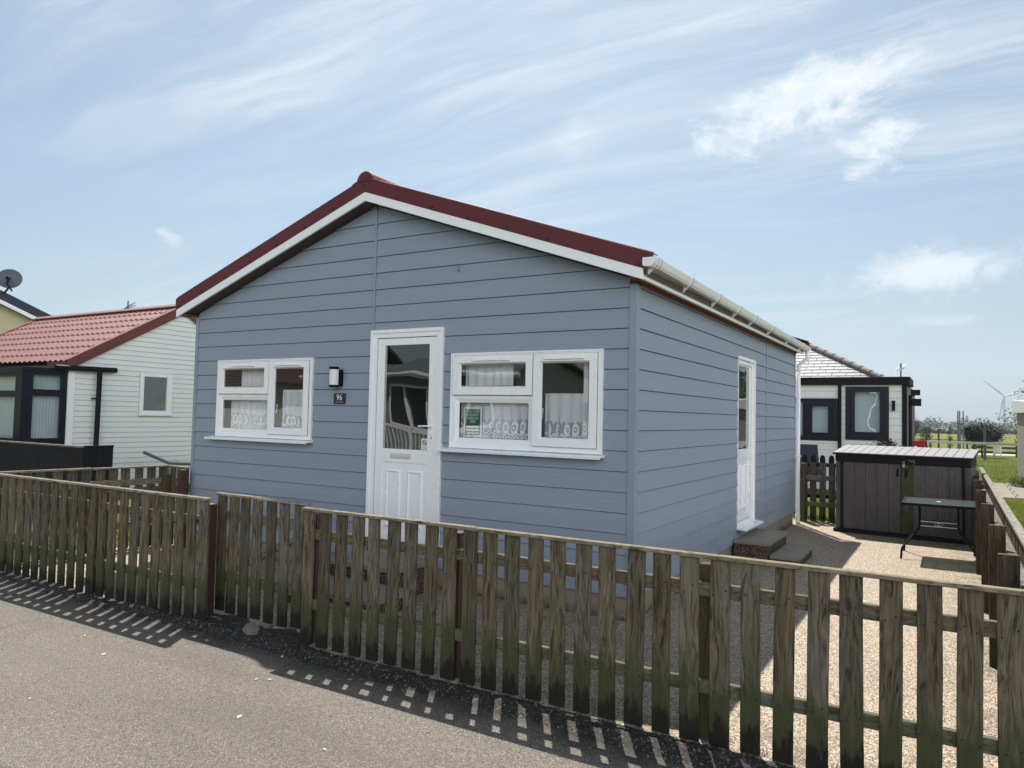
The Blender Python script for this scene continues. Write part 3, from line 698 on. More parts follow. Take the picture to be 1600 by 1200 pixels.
for sgn in (-1, 1):
    xe = APX+sgn*abs(0.11-APX); slope_board(m, min(APX, xe), max(APX, xe), WY1+.02, RY1-.03, 0.008, 0.020)
m.build('soffit', M_darksoff, cot)
# eaves: fascia, soffit, gutter, both sides
for sgn in (1, -1):
    mx = (lambda x: x) if sgn > 0 else (lambda x: 2*APX-x)
    m = MB(); m.box(mx(0.105), mx(0.127), RY0+.03, RY1-.03, 2.722, 2.86); m.box(mx(0.127), mx(0.131), RY0+.03, RY1-.03, 2.722, 2.735); m.build('fascia', M_fascia, cot, bevel=0.003)
    m = MB(); m.box(mx(0.002), mx(0.105), RY0+.03, RY1-.03, 2.739, 2.750); m.build('soffit', M_soffit, cot); m = MB(); m.box(mx(0.018), mx(0.034), 0.02, WY1-.02, 2.712, 2.7385); m.build('batten', M_soffit, cot)
    # gutter, square-line profile falling to the back
    g = MB(); ya, yb = -0.20, 7.03; fall = 0.055
    GS = lambda x, z: (0.128+(x-0.128)*.84, z*.80+.016)
    prof = [(0.132, 0.078), (0.132, 0.018), (0.146, 0.004), (0.212, 0.0), (0.232, 0.022), (0.248, 0.060), (0.254, 0.080), (0.244, 0.080), (0.238, 0.062), (0.224, 0.028), (0.207, 0.009), (0.150, 0.012), (0.139, 0.024), (0.139, 0.078)]
    prof = [GS(*q) for q in prof]
    if sgn < 0: ya = -0.12
    ga = [(mx(x), ya, 2.805+z) for x, z in prof]; gb = [(mx(x), yb, 2.805-fall+z) for x, z in prof]
    n = len(prof); b = len(g.v); g.v += ga+gb
    for i in range(n): j = (i+1) % n; g.f.append((b+i, b+j, b+n+j, b+n+i)); g.m.append(0)
    for yy, zf in ((ya, 0), (yb, -fall)):                # stop ends
        outer = prof[:7]; g.prism([(mx(x*1.0), yy-(0.006 if yy < 0 else -0.0), 2.805+zf+z-0.002) for x, z in [GS(*q) for q in [(0.128, .084), (0.128, .014), (0.146, -.002), (0.214, -.006), (0.238, .020), (0.256, .060), (0.261, .084)]]], (0, 0.012 if yy < 0 else 0.008, 0))
    gut = g.build('gutter', M_gutter, cot, bevel=0.0)
    for k, yy in enumerate((-0.14, 0.74, 1.64, 2.45, 3.19, 4.17, 5.37, 6.4)):
        zf = 2.805-fall*(yy-ya)/(yb-ya)
        bm = MB(); o_ = [(0.1275, .085), (0.1275, .006), (0.144, -.008), (0.216, -.012), (0.243, .018), (0.259, .062), (0.263, .085)]; o_ = [GS(*q) for q in o_]
        wdt = 0.085 if k in (0, 4) else 0.042
        bm.prism([(mx(x), yy, zf+z) for x, z in o_], (0, wdt, 0)); 
        bm.k = 1; 
        for e in (0.004, wdt-0.007): bm.prism([(mx(x+(0.0015 if x > .2 else 0)), yy+e, zf+z-(0.0015 if z < .02 else -0.0)) for x, z in o_], (0, 0.003, 0))
        bm.k = 0
        bm.hexa([(mx(.128), yy+.008, zf-.045), (mx(.136), yy+.008, zf-.045), (mx(.136), yy+.034, zf-.045), (mx(.128), yy+.034, zf-.045), (mx(.128), yy+.008, zf+.006), (mx(.19), yy+.008, zf+.004), (mx(.19), yy+.034, zf+.004), (mx(.128), yy+.034, zf+.006)])
        bm.build('bracket', [M_gutter, M_seal], gut)
m = MB(); px, py = 0.048, 6.985
m.tube([(0.180, 6.99, 2.78), (0.185, 6.99, 2.69), (0.18, 6.99, 2.65), (0.07, 6.987, 2.565), (px, py, 2.53), (px, py, 2.48)], 0.033, 14)
m.tube([(px, py, 2.50), (px, py, 0.10), (px, py-0.0, 0.055), (px+.02, py-0.07, 0.025)], 0.0335, 14); m.tube([(px, py, 2.50), (px, py, 2.44)], 0.039, 14); m.tube([(px, py, .14), (px, py, .09)], 0.039, 14)
dp = m.build('downpipe', M_upvc, cot, smooth=True)
for z in (2.02, 1.08):
    m = MB(); m.tube([(px, py, z-.012), (px, py, z+.012)], 0.041, 14); m.box(-0.03, 0.095, py-.012, py+.03, z-.008, z+.008); m.build('bracket', M_upvc, dp)

# ---- windows and doors (white uPVC)
def bars(mb, P, u0, u1, z0, z1, wl, wr, wb, wt, n0, n1):
    """rectangular frame made of four butted bars with a chamfered inner bead"""
    def bx(a, b, c, e, q0=n0, q1=n1): mb.hexa([P(a, q1, c), P(b, q1, c), P(b, q0, c), P(a, q0, c), P(a, q1, e), P(b, q1, e), P(b, q0, e), P(a, q0, e)])
    bx(u0, u1, z0, z0+wb); bx(u0, u1, z1-wt, z1); bx(u0, u0+wl, z0+wb, z1-wt); bx(u1-wr, u1, z0+wb, z1-wt)
def ring_bead(mb, P, u0, u1, z0, z1, wdt, nout, nin):
    """sloping glazing bead inside an opening"""
    o = [(u0, z0), (u1, z0), (u1, z1), (u0, z1)]; i = [(u0+wdt, z0+wdt), (u1-wdt, z0+wdt), (u1-wdt, z1-wdt), (u0+wdt, z1-wdt)]
    for k in range(4):
        j = (k+1) % 4; mb.poly([P(o[k][0], nout, o[k][1]), P(o[j][0], nout, o[j][1]), P(i[j][0], nin, i[j][1]), P(i[k][0], nin, i[k][1])])
def pane(P, parent, u0, u1, z0, z1, n, mat=None, name='pane'):
    m = MB(); m.hexa([P(u0, n+.003, z0), P(u1, n+.003, z0), P(u1, n-.001, z0), P(u0, n-.001, z0), P(u0, n+.003, z1), P(u1, n+.003, z1), P(u1, n-.001, z1), P(u0, n-.001, z1)])
    m.f = [m.f[2]]; m.m = [0]
    return m.build(name, mat or M_glass, parent)
def black_line(mb, P, u0, u1, z0, z1, n, t=0.004):
    for (a, b, c, e) in ((u0, u1, z0, z0+t), (u0, u1, z1-t, z1), (u0, u0+t, z0+t, z1-t), (u1-t, u1, z0+t, z1-t)):
        mb.poly([P(a, n, c), P(b, n, c), P(b, n, e), P(a, n, e)])
def cottage_window(dx):
    P = PF; u = LW[0]+dx
    U = lambda x: x+dx
    m = MB(); a, b = LW[0]+dx, LW[1]+dx; zb, zt = 1.325, 2.188
    bars(m, P, a, b, zb, zt, .042, .042, .055, .030, -.045, .022)
    bars(m, P, a-.012, b+.012, zb, zt+.010, .014, .014, .001, .012, .0, .030)      # cover trim
    m.hexa([P(U(-4.278), .022, zb+.05), P(U(-4.232), .022, zb+.05), P(U(-4.232), -.045, zb+.05), P(U(-4.278), -.045, zb+.05), P(U(-4.278), .022, zt-.03), P(U(-4.232), .022, zt-.03), P(U(-4.232), -.045, zt-.03), P(U(-4.278), -.045, zt-.03)])
    m.hexa([P(U(-5.09), .018, 1.780), P(U(-4.279), .018, 1.780), P(U(-4.279), -.045, 1.780), P(U(-5.09), -.045, 1.780), P(U(-5.09), .018, 1.822), P(U(-4.279), .018, 1.822), P(U(-4.279), -.045, 1.822), P(U(-5.09), -.045, 1.822)])
    ring_bead(m, P, U(-5.088), U(-4.279), 1.380, 1.780, .040, .018, .000)
    m.k = 1; black_line(m, P, U(-5.049), U(-4.318), 1.419, 1.741, .0015); m.k = 0
    f = m.build('window', [M_upvc, M_seal], cot, bevel=0.003)
    pane(P, f, U(-5.05), U(-4.317), 1.418, 1.742, .0)
    for (s0, s1, q0, q1) in ((-5.105, -4.262, 1.812, 2.168), (-4.252, -3.652, 1.372, 2.168)):
        m = MB(); fw = .066
        bars(m, P, U(s0), U(s1), q0, q1, fw, fw, fw, fw, .0225, .046)
        ring_bead(m, P, U(s0)+fw, U(s1)-fw, q0+fw, q1-fw, .014, .042, .018)
        m.k = 1; black_line(m, P, U(s0)+fw+.0135, U(s1)-fw-.0135, q0+fw+.0135, q1-fw-.0135, .0195); bars(m, P, U(s0)-.004, U(s1)+.004, q0-.004, q1+.004, .006, .006, .006, .006, .0223, .026); m.k = 0
        sh = m.build('sash', [M_upvc, M_seal], f, bevel=0.003)
        pane(P, f, U(s0)+fw+.013, U(s1)-fw-.013, q0+fw+.013, q1-fw-.013, .018)
        m = MB(); mid = (s0+s1)/2+.0; hw = .20 if s1-s0 > .7 else .19
        m.hexa([P(U(mid-hw), .066, q1-.048), P(U(mid+hw), .066, q1-.048), P(U(mid+hw), .046, q1-.052), P(U(mid-hw), .046, q1-.052), P(U(mid-hw), .056, q1-.024), P(U(mid+hw), .056, q1-.024), P(U(mid+hw), .046, q1-.022), P(U(mid-hw), .046, q1-.022)])
        m.build('trickle_vent', M_upvc, f, bevel=0.003)
    m = MB()                                             # inside handle of the casement
    m.tube([P(U(-4.20), -.0, 1.60), P(U(-4.20), -.03, 1.61), P(U(-4.195), -.035, 1.70)], .008, 8); m.build('handle', M_upvc, f)
    m = MB(); m.hexa([P(a-.105, .105, 1.296), P(b+.030, .105, 1.296), P(b+.030, .0, 1.300), P(a-.105, .0, 1.300), P(a-.105, .105, 1.312), P(b+.030, .105, 1.312), P(b+.030, .0, 1.3235), P(a-.105, .0, 1.3235)])
    m.hexa([P(a-.105, .107, 1.286), P(b+.030, .107, 1.286), P(b+.030, .098, 1.286), P(a-.105, .098, 1.286), P(a-.105, .107, 1.2955), P(b+.030, .107, 1.2955), P(b+.030, .098, 1.2955), P(a-.105, .098, 1.2955)])
    m.build('sill', M_upvc, f, bevel=0.003)
cottage_window(0.0); cottage_window(3.332)

def text_mesh(txt, size, P, u, z, n, name, mat, parent, align='CENTER', depth=0.0015, squash=1.0):
    cu = bpy.data.curves.new(name, 'FONT'); cu.body = txt; cu.size = size; cu.align_x = align; cu.extrude = 0; cu.space_line = 1.0
    tmp = bpy.data.objects.new('tmp', cu); COL.objects.link(tmp); bpy.context.view_layer.update()
    me = bpy.data.meshes.new_from_object(tmp.evaluated_get(bpy.context.evaluated_depsgraph_get()))
    bpy.data.objects.remove(tmp)
    L = Vector(parent.get('_o', (0, 0, 0)))
    for v in me.vertices: v.co = Vector(P(u+v.co.x*squash, n, z+v.co.y))-L
    me.name = name; me.materials.clear(); me.materials.append(mat)
    o = bpy.data.objects.new(name, me); COL.objects.link(o); o.parent = parent; o['_o'] = tuple(L); return o

def panel_door(P, u0, u1, z0_, z1, hand=1, cut=False):
    """half-glazed white door: frame, leaf, pane, two raised panels, letterbox, lever handle"""
    m = MB(); bars(m, P, u0, u1, z0_, z1, .068, .068, .05, .068, -.045, .020)
    bars(m, P, u0-.010, u1+.010, z0_, z1+.012, .030, .030, .0015, .034, .0, .032)
    fr = m.build('door', M_upvc, cot, bevel=0.004)
    a, b, c, e = u0+.074, u1-.074, z0_+.054, z1-.074
    m = MB(); st = .090
    g0, g1 = 1.282, 2.298
    def bx(p, q, r, s, n0=-.03, n1=.006): m.hexa([P(p, n1, r), P(q, n1, r), P(q, n0, r), P(p, n0, r), P(p, n1, s), P(q, n1, s), P(q, n0, s), P(p, n0, s)])
    bx(a, a+st, c, e); bx(b-st, b, c, e); bx(a+st, b-st, g1, e); bx(a+st, b-st, 1.150, g0); bx(a+st, b-st, c, c+.07)
    bx(a+st, b-st, c+.07, 1.150, -.03, -.004)
    ring_bead(m, P, a+st-.018, b-st+.018, g0-.018, g1+.018, .018, .0062, -.010)
    w_ = (b-a-2*st); 
    for k in (0, 1):                                     # raised fielded panels
        p0 = a+st+.045+k*(w_/2-.008); p1 = p0+w_/2-.085
        q0, q1 = c+.135, 1.085
        o4 = [(p0, q0), (p1, q0), (p1, q1), (p0, q1)]; i4 = [(p0+.02, q0+.02), (p1-.02, q0+.02), (p1-.02, q1-.02), (p0+.02, q1-.02)]; j4 = [(p0+.034, q0+.034), (p1-.034, q0+.034), (p1-.034, q1-.034), (p0+.034, q1-.034)]
        for i in range(4):
            j = (i+1) % 4
            m.poly([P(o4[i][0], -.0038, o4[i][1]), P(o4[j][0], -.0038, o4[j][1]), P(i4[j][0], .010, i4[j][1]), P(i4[i][0], .010, i4[i][1])])
            m.poly([P(i4[i][0], .010, i4[i][1]), P(i4[j][0], .010, i4[j][1]), P(j4[j][0], .001, j4[j][1]), P(j4[i][0], .001, j4[i][1])])
        m.poly([P(x, .001, z) for x, z in j4])
    m.k = 1; bars(m, P, a-.004, b+.004, c-.004, e+.004, .005, .005, .005, .005, -.01, .0035); black_line(m, P, a+st-.001, b-st+.001, g0-.001, g1+.001, -.0085); m.k = 0
    m.build('leaf', [M_upvc, M_seal], fr, bevel=0.002)
    pane(P, fr, a+st-.002, b-st+.002, g0-.002, g1+.002, -.0105)
    if not cut:
        m = MB(); zc = 1.216; uc = (a+b)/2-.04
        m.hexa([P(uc-.125, .016, zc-.022), P(uc+.125, .016, zc-.022), P(uc+.125, .006, zc-.026), P(uc-.125, .006, zc-.026), P(uc-.125, .016, zc+.022), P(uc+.125, .016, zc+.022), P(uc+.125, .006, zc+.026), P(uc-.125, .006, zc+.026)])
        m.hexa([P(uc-.108, .021, zc-.014), P(uc+.108, .021, zc-.014), P(uc+.108, .016, zc-.016), P(uc-.108, .016, zc-.016), P(uc-.108, .021, zc+.014), P(uc+.108, .021, zc+.014), P(uc+.108, .016, zc+.016), P(uc-.108, .016, zc+.016)])
        m.build('letterbox', simple('cream_plastic', (0.62, 0.60, 0.53), 0.35), fr, bevel=0.002)
        m = MB(); uh = b-.040
        m.hexa([P(uh-.015, .014, 1.35), P(uh+.015, .014, 1.35), P(uh+.015, .006, 1.35), P(uh-.015, .006, 1.35), P(uh-.015, .014, 1.59), P(uh+.015, .014, 1.59), P(uh+.015, .006, 1.59), P(uh-.015, .006, 1.59)])
        m.tube([P(uh, .010, 1.515), P(uh, .050, 1.515), P(uh-.02, .055, 1.515), P(uh-.125, .052, 1.510)], .009, 10)
        m.k = 1; m.tube([P(uh, .014, 1.405), P(uh, .016, 1.405)], .008, 10); m.hexa([P(uh-.003, .0165, 1.385), P(uh+.003, .0165, 1.385), P(uh+.003, .014, 1.385), P(uh-.003, .014, 1.385), P(uh-.003, .0165, 1.405), P(uh+.003, .0165, 1.405), P(uh+.003, .014, 1.405), P(uh-.003, .014, 1.405)])
        m.build('handle', [M_upvc, M_seal], fr, bevel=0.002)
        m = MB(); su, sz = b-st-.082, g0+.006            # no-smoking sticker on the glass
        m.poly([P(su, -.0072, sz), P(su+.078, -.0072, sz), P(su+.078, -.0072, sz+.105), P(su, -.0072, sz+.105)])
        m.k = 1; cu_, cz_ = su+.039, sz+.064
        for i in range(20):
            a0, a1 = 2*math.pi*i/20, 2*math.pi*(i+1)/20
            m.poly([P(cu_+.029*math.cos(a0), -.0066, cz_+.029*math.sin(a0)), P(cu_+.029*math.cos(a1), -.0066, cz_+.029*math.sin(a1)), P(cu_+.023*math.cos(a1), -.0066, cz_+.023*math.sin(a1)), P(cu_+.023*math.cos(a0), -.0066, cz_+.023*math.sin(a0))])
        m.poly([P(cu_-.021, -.0066, cz_+.016), P(cu_-.016, -.0066, cz_+.021), P(cu_+.021, -.0066, cz_-.016), P(cu_+.016, -.0066, cz_-.021)])
        m.poly([P(cu_-.018, -.0064, cz_-.004), P(cu_+.018, -.0064, cz_-.004), P(cu_+.018, -.0064, cz_+.004), P(cu_-.018, -.0064, cz_+.004)])
        for q in range(5): m.poly([P(su+.012+q*.011, -.0066, sz+.012), P(su+.020+q*.011, -.0066, sz+.012), P(su+.020+q*.011, -.0066, sz+.020), P(su+.012+q*.011, -.0066, sz+.020)])
        m.build('sticker', [M_paper, M_plaque], fr)
    return fr
panel_door(PF, *FD)
PSd = lambda u, n, z: (n-0.028, u, z)
def side_door():
    P = PSd; u0, u1, za, zb = SD[0]+.012, SD[1]-.012, SD[2], SD[3]-.014
    fr = panel_door(P, u0, u1, za, zb, cut=True)
    m = MB(); bars(m, PS, SD[0]-.004, SD[1]+.004, SD[2]-.002, SD[3]+.004, .004, .034, .002, .034, .0, .021); m.build('reveal_trim', M_upvc, fr, bevel=0.002)
    m = MB(); m.hexa([(0.125, SD[0]-.02, .335), (0.125, SD[1]+.04, .335), (-.01, SD[1]+.04, .345), (-.01, SD[0]-.02, .345), (0.125, SD[0]-.02, .355), (0.125, SD[1]+.04, .355), (-.01, SD[1]+.04, .375), (-.01, SD[0]-.02, .375)])
    m.build('sill', M_upvc, fr, bevel=0.003)
side_door()

# ---- things fixed to / standing in the cottage
wl = empty('wall_lamp', (-3.27, 0, 1.88), 'black and white half cylinder wall lamp above the number plaque', 'wall lamp')
m = MB(); m.box(-3.245, -3.175, -.055, -.012, 1.895, 2.065); m.build('backplate', M_black, wl, bevel=.004)
def halfcyl(z0_, z1, r, mat, name):
    m = MB(); pts = []
    for k in range(13):
        a = math.pi+math.pi*k/12; pts.append((-3.245+r*math.cos(a), -.062+r*math.sin(a)*1.15, z0_))
    m.prism(pts[::-1] if False else pts, (0, 0, z1-z0_)); return m.build(name, mat, wl, bevel=.002)
halfcyl(1.905, 2.065, .052, M_lampwhite, 'lamp_shade'); halfcyl(2.0655, 2.092, .056, M_black, 'lamp_cap'); halfcyl(1.882, 1.9045, .056, M_black, 'lamp_cap')
pq = empty('number_plaque', (-3.21, 0, 1.71), 'square black house number plaque reading 96 under the wall lamp', 'house number')
m = MB(); m.box(-3.292, -3.132, -.022, -.013, 1.712, 1.822); m.build('plate', M_plaque, pq, bevel=.001)
text_mesh('96', .085, PF, -3.212, 1.752, .0235, 'number', M_paper, pq)
m = MB(); 
for k in range(9): m.box(-3.262+k*.0115, -3.255+k*.0115+.001*(k % 3), -.0236, -.0232, 1.727, 1.735)
m.build('caption', simple('pale_grey_ink', (0.3, 0.3, 0.34), .5), pq)
m = MB(); m.tube([(-1.757, -.012, 2.96), (-1.757, -.03, 2.985), (-1.757, -.022, 3.01), (-1.757, -.012, 3.015)], .006, 8); m.disc((-1.757, -.008, 2.965), (0, -1, 0), .011, .006, 10)
tag(m.build('wall_hook', M_steel, loc=(-1.757, 0, 2.96)), 'tiny metal hook on the blue cladding high above the right window', 'hook')

def curtain(x0, x1, z0_, z1, y, mat, name, label, cat, group, folds=9, amp=.022, hem=0.0):
    m = MB(); nx_ = int((x1-x0)*90); nz_ = 8; 
    for j in range(nz_+1):
        for i in range(nx_+1):
            u = i/nx_; z = z0_+(z1-z0_)*j/nz_
            a = amp*(0.6+0.4*math.cos(j*.5))*math.sin(u*folds*2*math.pi+.8*math.sin(u*7+j*.15)); m.v.append((x0+(x1-x0)*u+0.3*a, y+a, z))
    for j in range(nz_):
        for i in range(nx_): k = j*(nx_+1)+i; m.f.append((k, k+1, k+nx_+2, k+nx_+1)); m.m.append(0)
    o = m.build(name, mat, loc=(0, 0, 0), smooth=True); return tag(o, label, cat, group)
curtain(-4.98, -4.30, 1.385, 1.86, .050, M_lace, 'net_curtain', 'white lace net curtain behind the lower left pane of the left window', 'net curtain', 'net curtains', 7, .026)
curtain(-4.13, -3.66, 1.385, 1.86, .050, M_lace, 'net_curtain', 'white lace net curtain behind the tall casement of the left window', 'net curtain', 'net curtains', 5, .026)
curtain(-1.74, -.95, 1.385, 1.86, .050, M_lace, 'net_curtain', 'white lace net curtain behind the lower left pane of the right window', 'net curtain', 'net curtains', 8, .026)
curtain(-.85, -.35, 1.385, 1.83, .050, M_lace, 'net_curtain', 'white lace net curtain behind the tall casement of the right window', 'net curtain', 'net curtains', 5, .026)
curtain(-4.86, -4.45, 1.25, 2.30, .085, M_voile, 'curtain', 'white drape gathered behind the small top pane of the left window', 'curtain', 'voile curtains', 6, .03)
curtain(-1.72, -1.20, 1.25, 2.30, .085, M_voile, 'curtain', 'white drape gathered behind the small top pane of the right window', 'curtain', 'voile curtains', 6, .03)
curtain(-.50, -.30, 1.25, 2.30, .085, M_voile, 'curtain', 'narrow white drape at the right edge of the right window', 'curtain', 'voile curtains', 3, .03)
nt = empty('window_notice', (-1.59, .02, 1.42), 'green notice with white border and lettering inside the right window', 'notice')
PN = lambda u, n, z: (u, .030-n, z)
m = MB(); m.box(-1.690, -1.490, .030, .034, 1.425, 1.700); m.build('card', M_paper, nt)
m = MB(); m.box(-1.672, -1.508, .0285, .0296, 1.447, 1.682); m.build('green_panel', M_green, nt)
for i, tx in enumerate(('YOU CAN', 'HOLIDAY', 'HERE IN', '2025')): text_mesh(tx, .034, PN, -1.590, 1.650-.031*i, .0022, 'lettering', M_paper, nt, squash=.95)
m = MB()
for zz in (1.528, 1.500, 1.472): m.box(-1.660, -1.520, .0268, .0277, zz-.018, zz)
m.build('white_strip', M_paper, nt)

# ------------------------------------------------------------------ steps
def step(name, x0, x1, y0, y1, h, label, slabs, over=.02, axis='x', group='door steps'):
    t = empty(name, ((x0+x1)/2, (y0+y1)/2, 0), label, 'step', group)
    m = MB(); m.box(x0, x1, y0, y1, -.02, h-.04); m.build('riser', M_aggr, t, bevel=.008)
    m = MB(); n = slabs
    for k in range(n):
        if axis == 'y': a, b = y0-over+(y1-y0+2*over)*k/n, y0-over+(y1-y0+2*over)*(k+1)/n; m.box(x0, x1+over, a+.002, b-.002, h-.0395, h)
        else: a, b = x0-over+(x1-x0+2*over)*k/n, x0-over+(x1-x0+2*over)*(k+1)/n; m.box(a+.002, b-.002, y0-over, y1, h-.0395, h)
    m.build('slab', M_conc, t, bevel=.006)
step('door_step', .022, .40, 3.08, 4.18, .255, 'taller stone topped step against the wall below the side door', 2, axis='y')
step('door_step', .425, .72, 3.08, 4.06, .125, 'lower stone topped step in front of the side door', 2, axis='y')
step('door_step', -2.75, -1.93, -.60, -.03, .28, 'upper concrete step right below the white front door', 1)
step('door_step', -2.75, -1.72, -1.12, -.625, .145, 'lower concrete step nearest the gate, in front of the front door', 1)

# ------------------------------------------------------------------ fences
def picket_mesh(v, h=.925, wd=.098, th=.02):
    m = MB(); rnd = random.Random(v*13+5); n = 5
    bow = rnd.uniform(-.002, .002)
    rings = []
    for j in range(n+1):
        z = h*j/n; xo = bow*math.sin(math.pi*j/n)+rnd.uniform(-.0008, .0008); ww = wd/2+rnd.uniform(-.001, .001)
        if j == 0: z = rnd.uniform(-.012, .006)
        c = .003
        rings.append(len(m.v)); m.v += [(xo-ww+c, 0, z), (xo+ww-c, 0, z), (xo+ww, c, z), (xo+ww, th, z), (xo-ww, th, z), (xo-ww, c, z)]
    for a, b in zip(rings, rings[1:]):
        for j in range(6): m.f.append((a+j, a+(j+1) % 6, b+(j+1) % 6, b+j)); m.m.append(0)
    m.f.append(tuple(rings[0]+j for j in (5, 4, 3, 2, 1, 0))); m.m.append(0); m.f.append(tuple(rings[-1]+j for j in range(6))); m.m.append(0)
    m.k = 1
    for z in (.76, .275):
        for s in (-1, 1): m.disc((s*rnd.uniform(.02, .034), .001, z+s*rnd.uniform(.005, .02)), (0, -1, 0), rnd.uniform(.0045, .006), .0016, 6)
    return m
PM = [picket_mesh(v) for v in range(7)]
pick_data = []
M_nail = simple('rusty_nail', (0.012, 0.010, 0.009), .8)
for k, q in enumerate(PM):
    o = q.build('picket', [M_pick, M_nail]); pick_data.append(o.data); bpy.data.objects.remove(o)
prng = random.Random(99)
def put_picket(parent, x, y, rz=0.0, h=1.0, z=0.0, kids=None):
    o = bpy.data.objects.new('picket', pick_data[prng.randrange(7)]); COL.objects.link(o); o.parent = parent
    L = Vector(parent['_o']); o.location = Vector((x, y, z))-L; o.rotation_euler = (prng.uniform(-.004, .004), prng.uniform(-.013, .013), rz); o.scale = (prng.choice((1, 1, -1))*prng.uniform(.94, 1.03), 1, h); return o
def rail(parent, a, b, z0_, z1, th, mat, name='rail', n=1):
    """horizontal member from a to b (plan points), th = thickness to the left of the direction"""
    a, b = Vector((*a, 0)), Vector((*b, 0)); dr = (b-a).normalized(); nl = Vector((-dr.y, dr.x, 0))*th
    m = MB()
    for k in range(n):
        p, q = a+(b-a)*k/n+dr*(.0015 if k else 0), a+(b-a)*(k+1)/n
        jz = prng.uniform(-.003, .003) if n > 1 else 0
        m.hexa([(*p.xy, z0_+jz), (*q.xy, z0_+jz), (*(q+nl).xy, z0_+jz), (*(p+nl).xy, z0_+jz), (*p.xy, z1+jz), (*q.xy, z1+jz), (*(q+nl).xy, z1+jz), (*(p+nl).xy, z1+jz)])
    return m.build(name, mat, parent, bevel=.003, seg=1)
def post(parent, x, y, h, s=.075, mat=None):
    m = MB(); m.box(x-s/2, x+s/2, y-s/2, y+s/2, -.05, h); return m.build('post', mat or M_post, parent, bevel=.004, seg=1)
# right-hand run of the front fence: first picket left edge x = -1.735, pitch .1525
ff = empty('picket_fence', (.45, -1.85, 0), 'long weathered picket fence in front of the cottage, right of the gate', 'fence')
x = -1.700
while x < 2.62:
    put_picket(ff, x, -1.85); x += .1525
rail(ff, (-1.745, -1.829), (2.62, -1.829), .728, .798, .034, M_railx); rail(ff, (-1.745, -1.829), (2.62, -1.829), .238, .306, .034, M_railx)
rail(ff, (-1.755, -1.872), (2.66, -1.872), .927, .948, .05, M_capx, 'cap', 3)
for xx, hh, mt in ((-1.71, .90, M_brown), (-.47, .89, M_brown), (1.11, .885, M_post), (2.55, .9, M_post)): post(ff, xx, -1.794+.038, hh, .07, mt)
# left-hand run
fl = empty('picket_fence', (-4.4, -1.92, 0), 'weathered picket fence along the lane left of the gate', 'fence')
x = -2.745
while x > -6.15:
    put_picket(fl, x-.005, -1.92); x -= .1525
rail(fl, (-6.14, -1.899), (-2.75, -1.899), .728, .798, .034, M_railx); rail(fl, (-6.14, -1.899), (-2.75, -1.899), .238, .306, .034, M_railx)
rail(fl, (-6.19, -1.942), (-2.70, -1.942), .929, .950, .05, M_capx, 'cap', 2)
post(fl, -6.08, -1.82, .90, .08); post(fl, -4.28, -1.825, .88, .08)
# gate
gt = empty('garden_gate', (-2.25, -1.70, 0), 'short picket gate set back between the two lane fences', 'gate')
for k in range(7): put_picket(gt, (-2.815, -2.69, -2.545, -2.40, -2.255, -2.105, -1.96)[k], -1.705, h=.985, z=.03)
rail(gt, (-2.86, -1.684), (-1.85, -1.684), .745, .815, .034, M_railx); rail(gt, (-2.86, -1.684), (-1.85, -1.684), .255, .325, .034, M_railx)
rail(gt, (-2.875, -1.727), (-2.36, -1.727), .942, .962, .05, M_capx, 'cap'); rail(gt, (-2.375, -1.731), (-1.84, -1.731), .938, .958, .05, M_capx, 'cap')
m = MB(); m.hexa([(-2.80, -1.683, .33), (-2.71, -1.683, .33), (-2.71, -1.652, .33), (-2.80, -1.652, .33), (-1.90, -1.683, .74), (-1.81, -1.683, .74), (-1.81, -1.652, .74), (-1.90, -1.652, .74)]); m.build('brace', M_railx, gt)
m = MB(); m.box(-2.86, -2.55, -1.650, -1.645, .77, .79); m.box(-2.86, -2.55, -1.650, -1.645, .28, .30); m.build('hinge', M_black, gt)
gp = empty('gate_post', (-2.86, -1.77, 0), 'short red brown gate post between the left fence and gate', 'post')
m = MB(); m.box(-2.885, -2.830, -1.80, -1.735, -.05, .872); m.build('post', M_brown, gp, bevel=.004)
m = MB(); m.box(-2.887, -2.828, -1.802, -1.733, .8725, .878); m.build('cap', M_capx, gp)
# return fence on the left boundary
fr_ = empty('picket_fence', (-5.98, -.9, 0), 'picket fence on the left boundary running from the lane back to the cottage corner', 'fence')
n = 12
for k in range(n):
    t_ = (k+.5)/n; xx, yy = -6.115+.155*t_, -1.80+1.78*t_; put_picket(fr_, xx, yy, rz=R(85)+0, z=0)
for k in range(3): put_picket(fr_, -5.88+k*.13, -.05, z=0)
rail(fr_, (-6.10, -1.85), (-5.945, -.05), .728, .798, .034, M_raily); rail(fr_, (-6.10, -1.85), (-5.945, -.05), .238, .306, .034, M_raily)
rail(fr_, (-6.12, -1.87), (-5.955, -.02), .929, .950, -.05, M_capy, 'cap', 2)
rail(fr_, (-5.95, -.029), (-5.62, -.060), .728, .798, .03, M_railx); rail(fr_, (-5.95, -.029), (-5.62, -.060), .25, .31, .03, M_railx); rail(fr_, (-5.95, -.07), (-5.57, -.09), .921, .940, .05, M_capx, 'cap')
post(fr_, -5.92, -.10, .84, .075); 
m = MB(); m.box(-5.60, -5.51, -.17, -.085, -.05, .915); m.build('post', M_brown, fr_, bevel=.004)
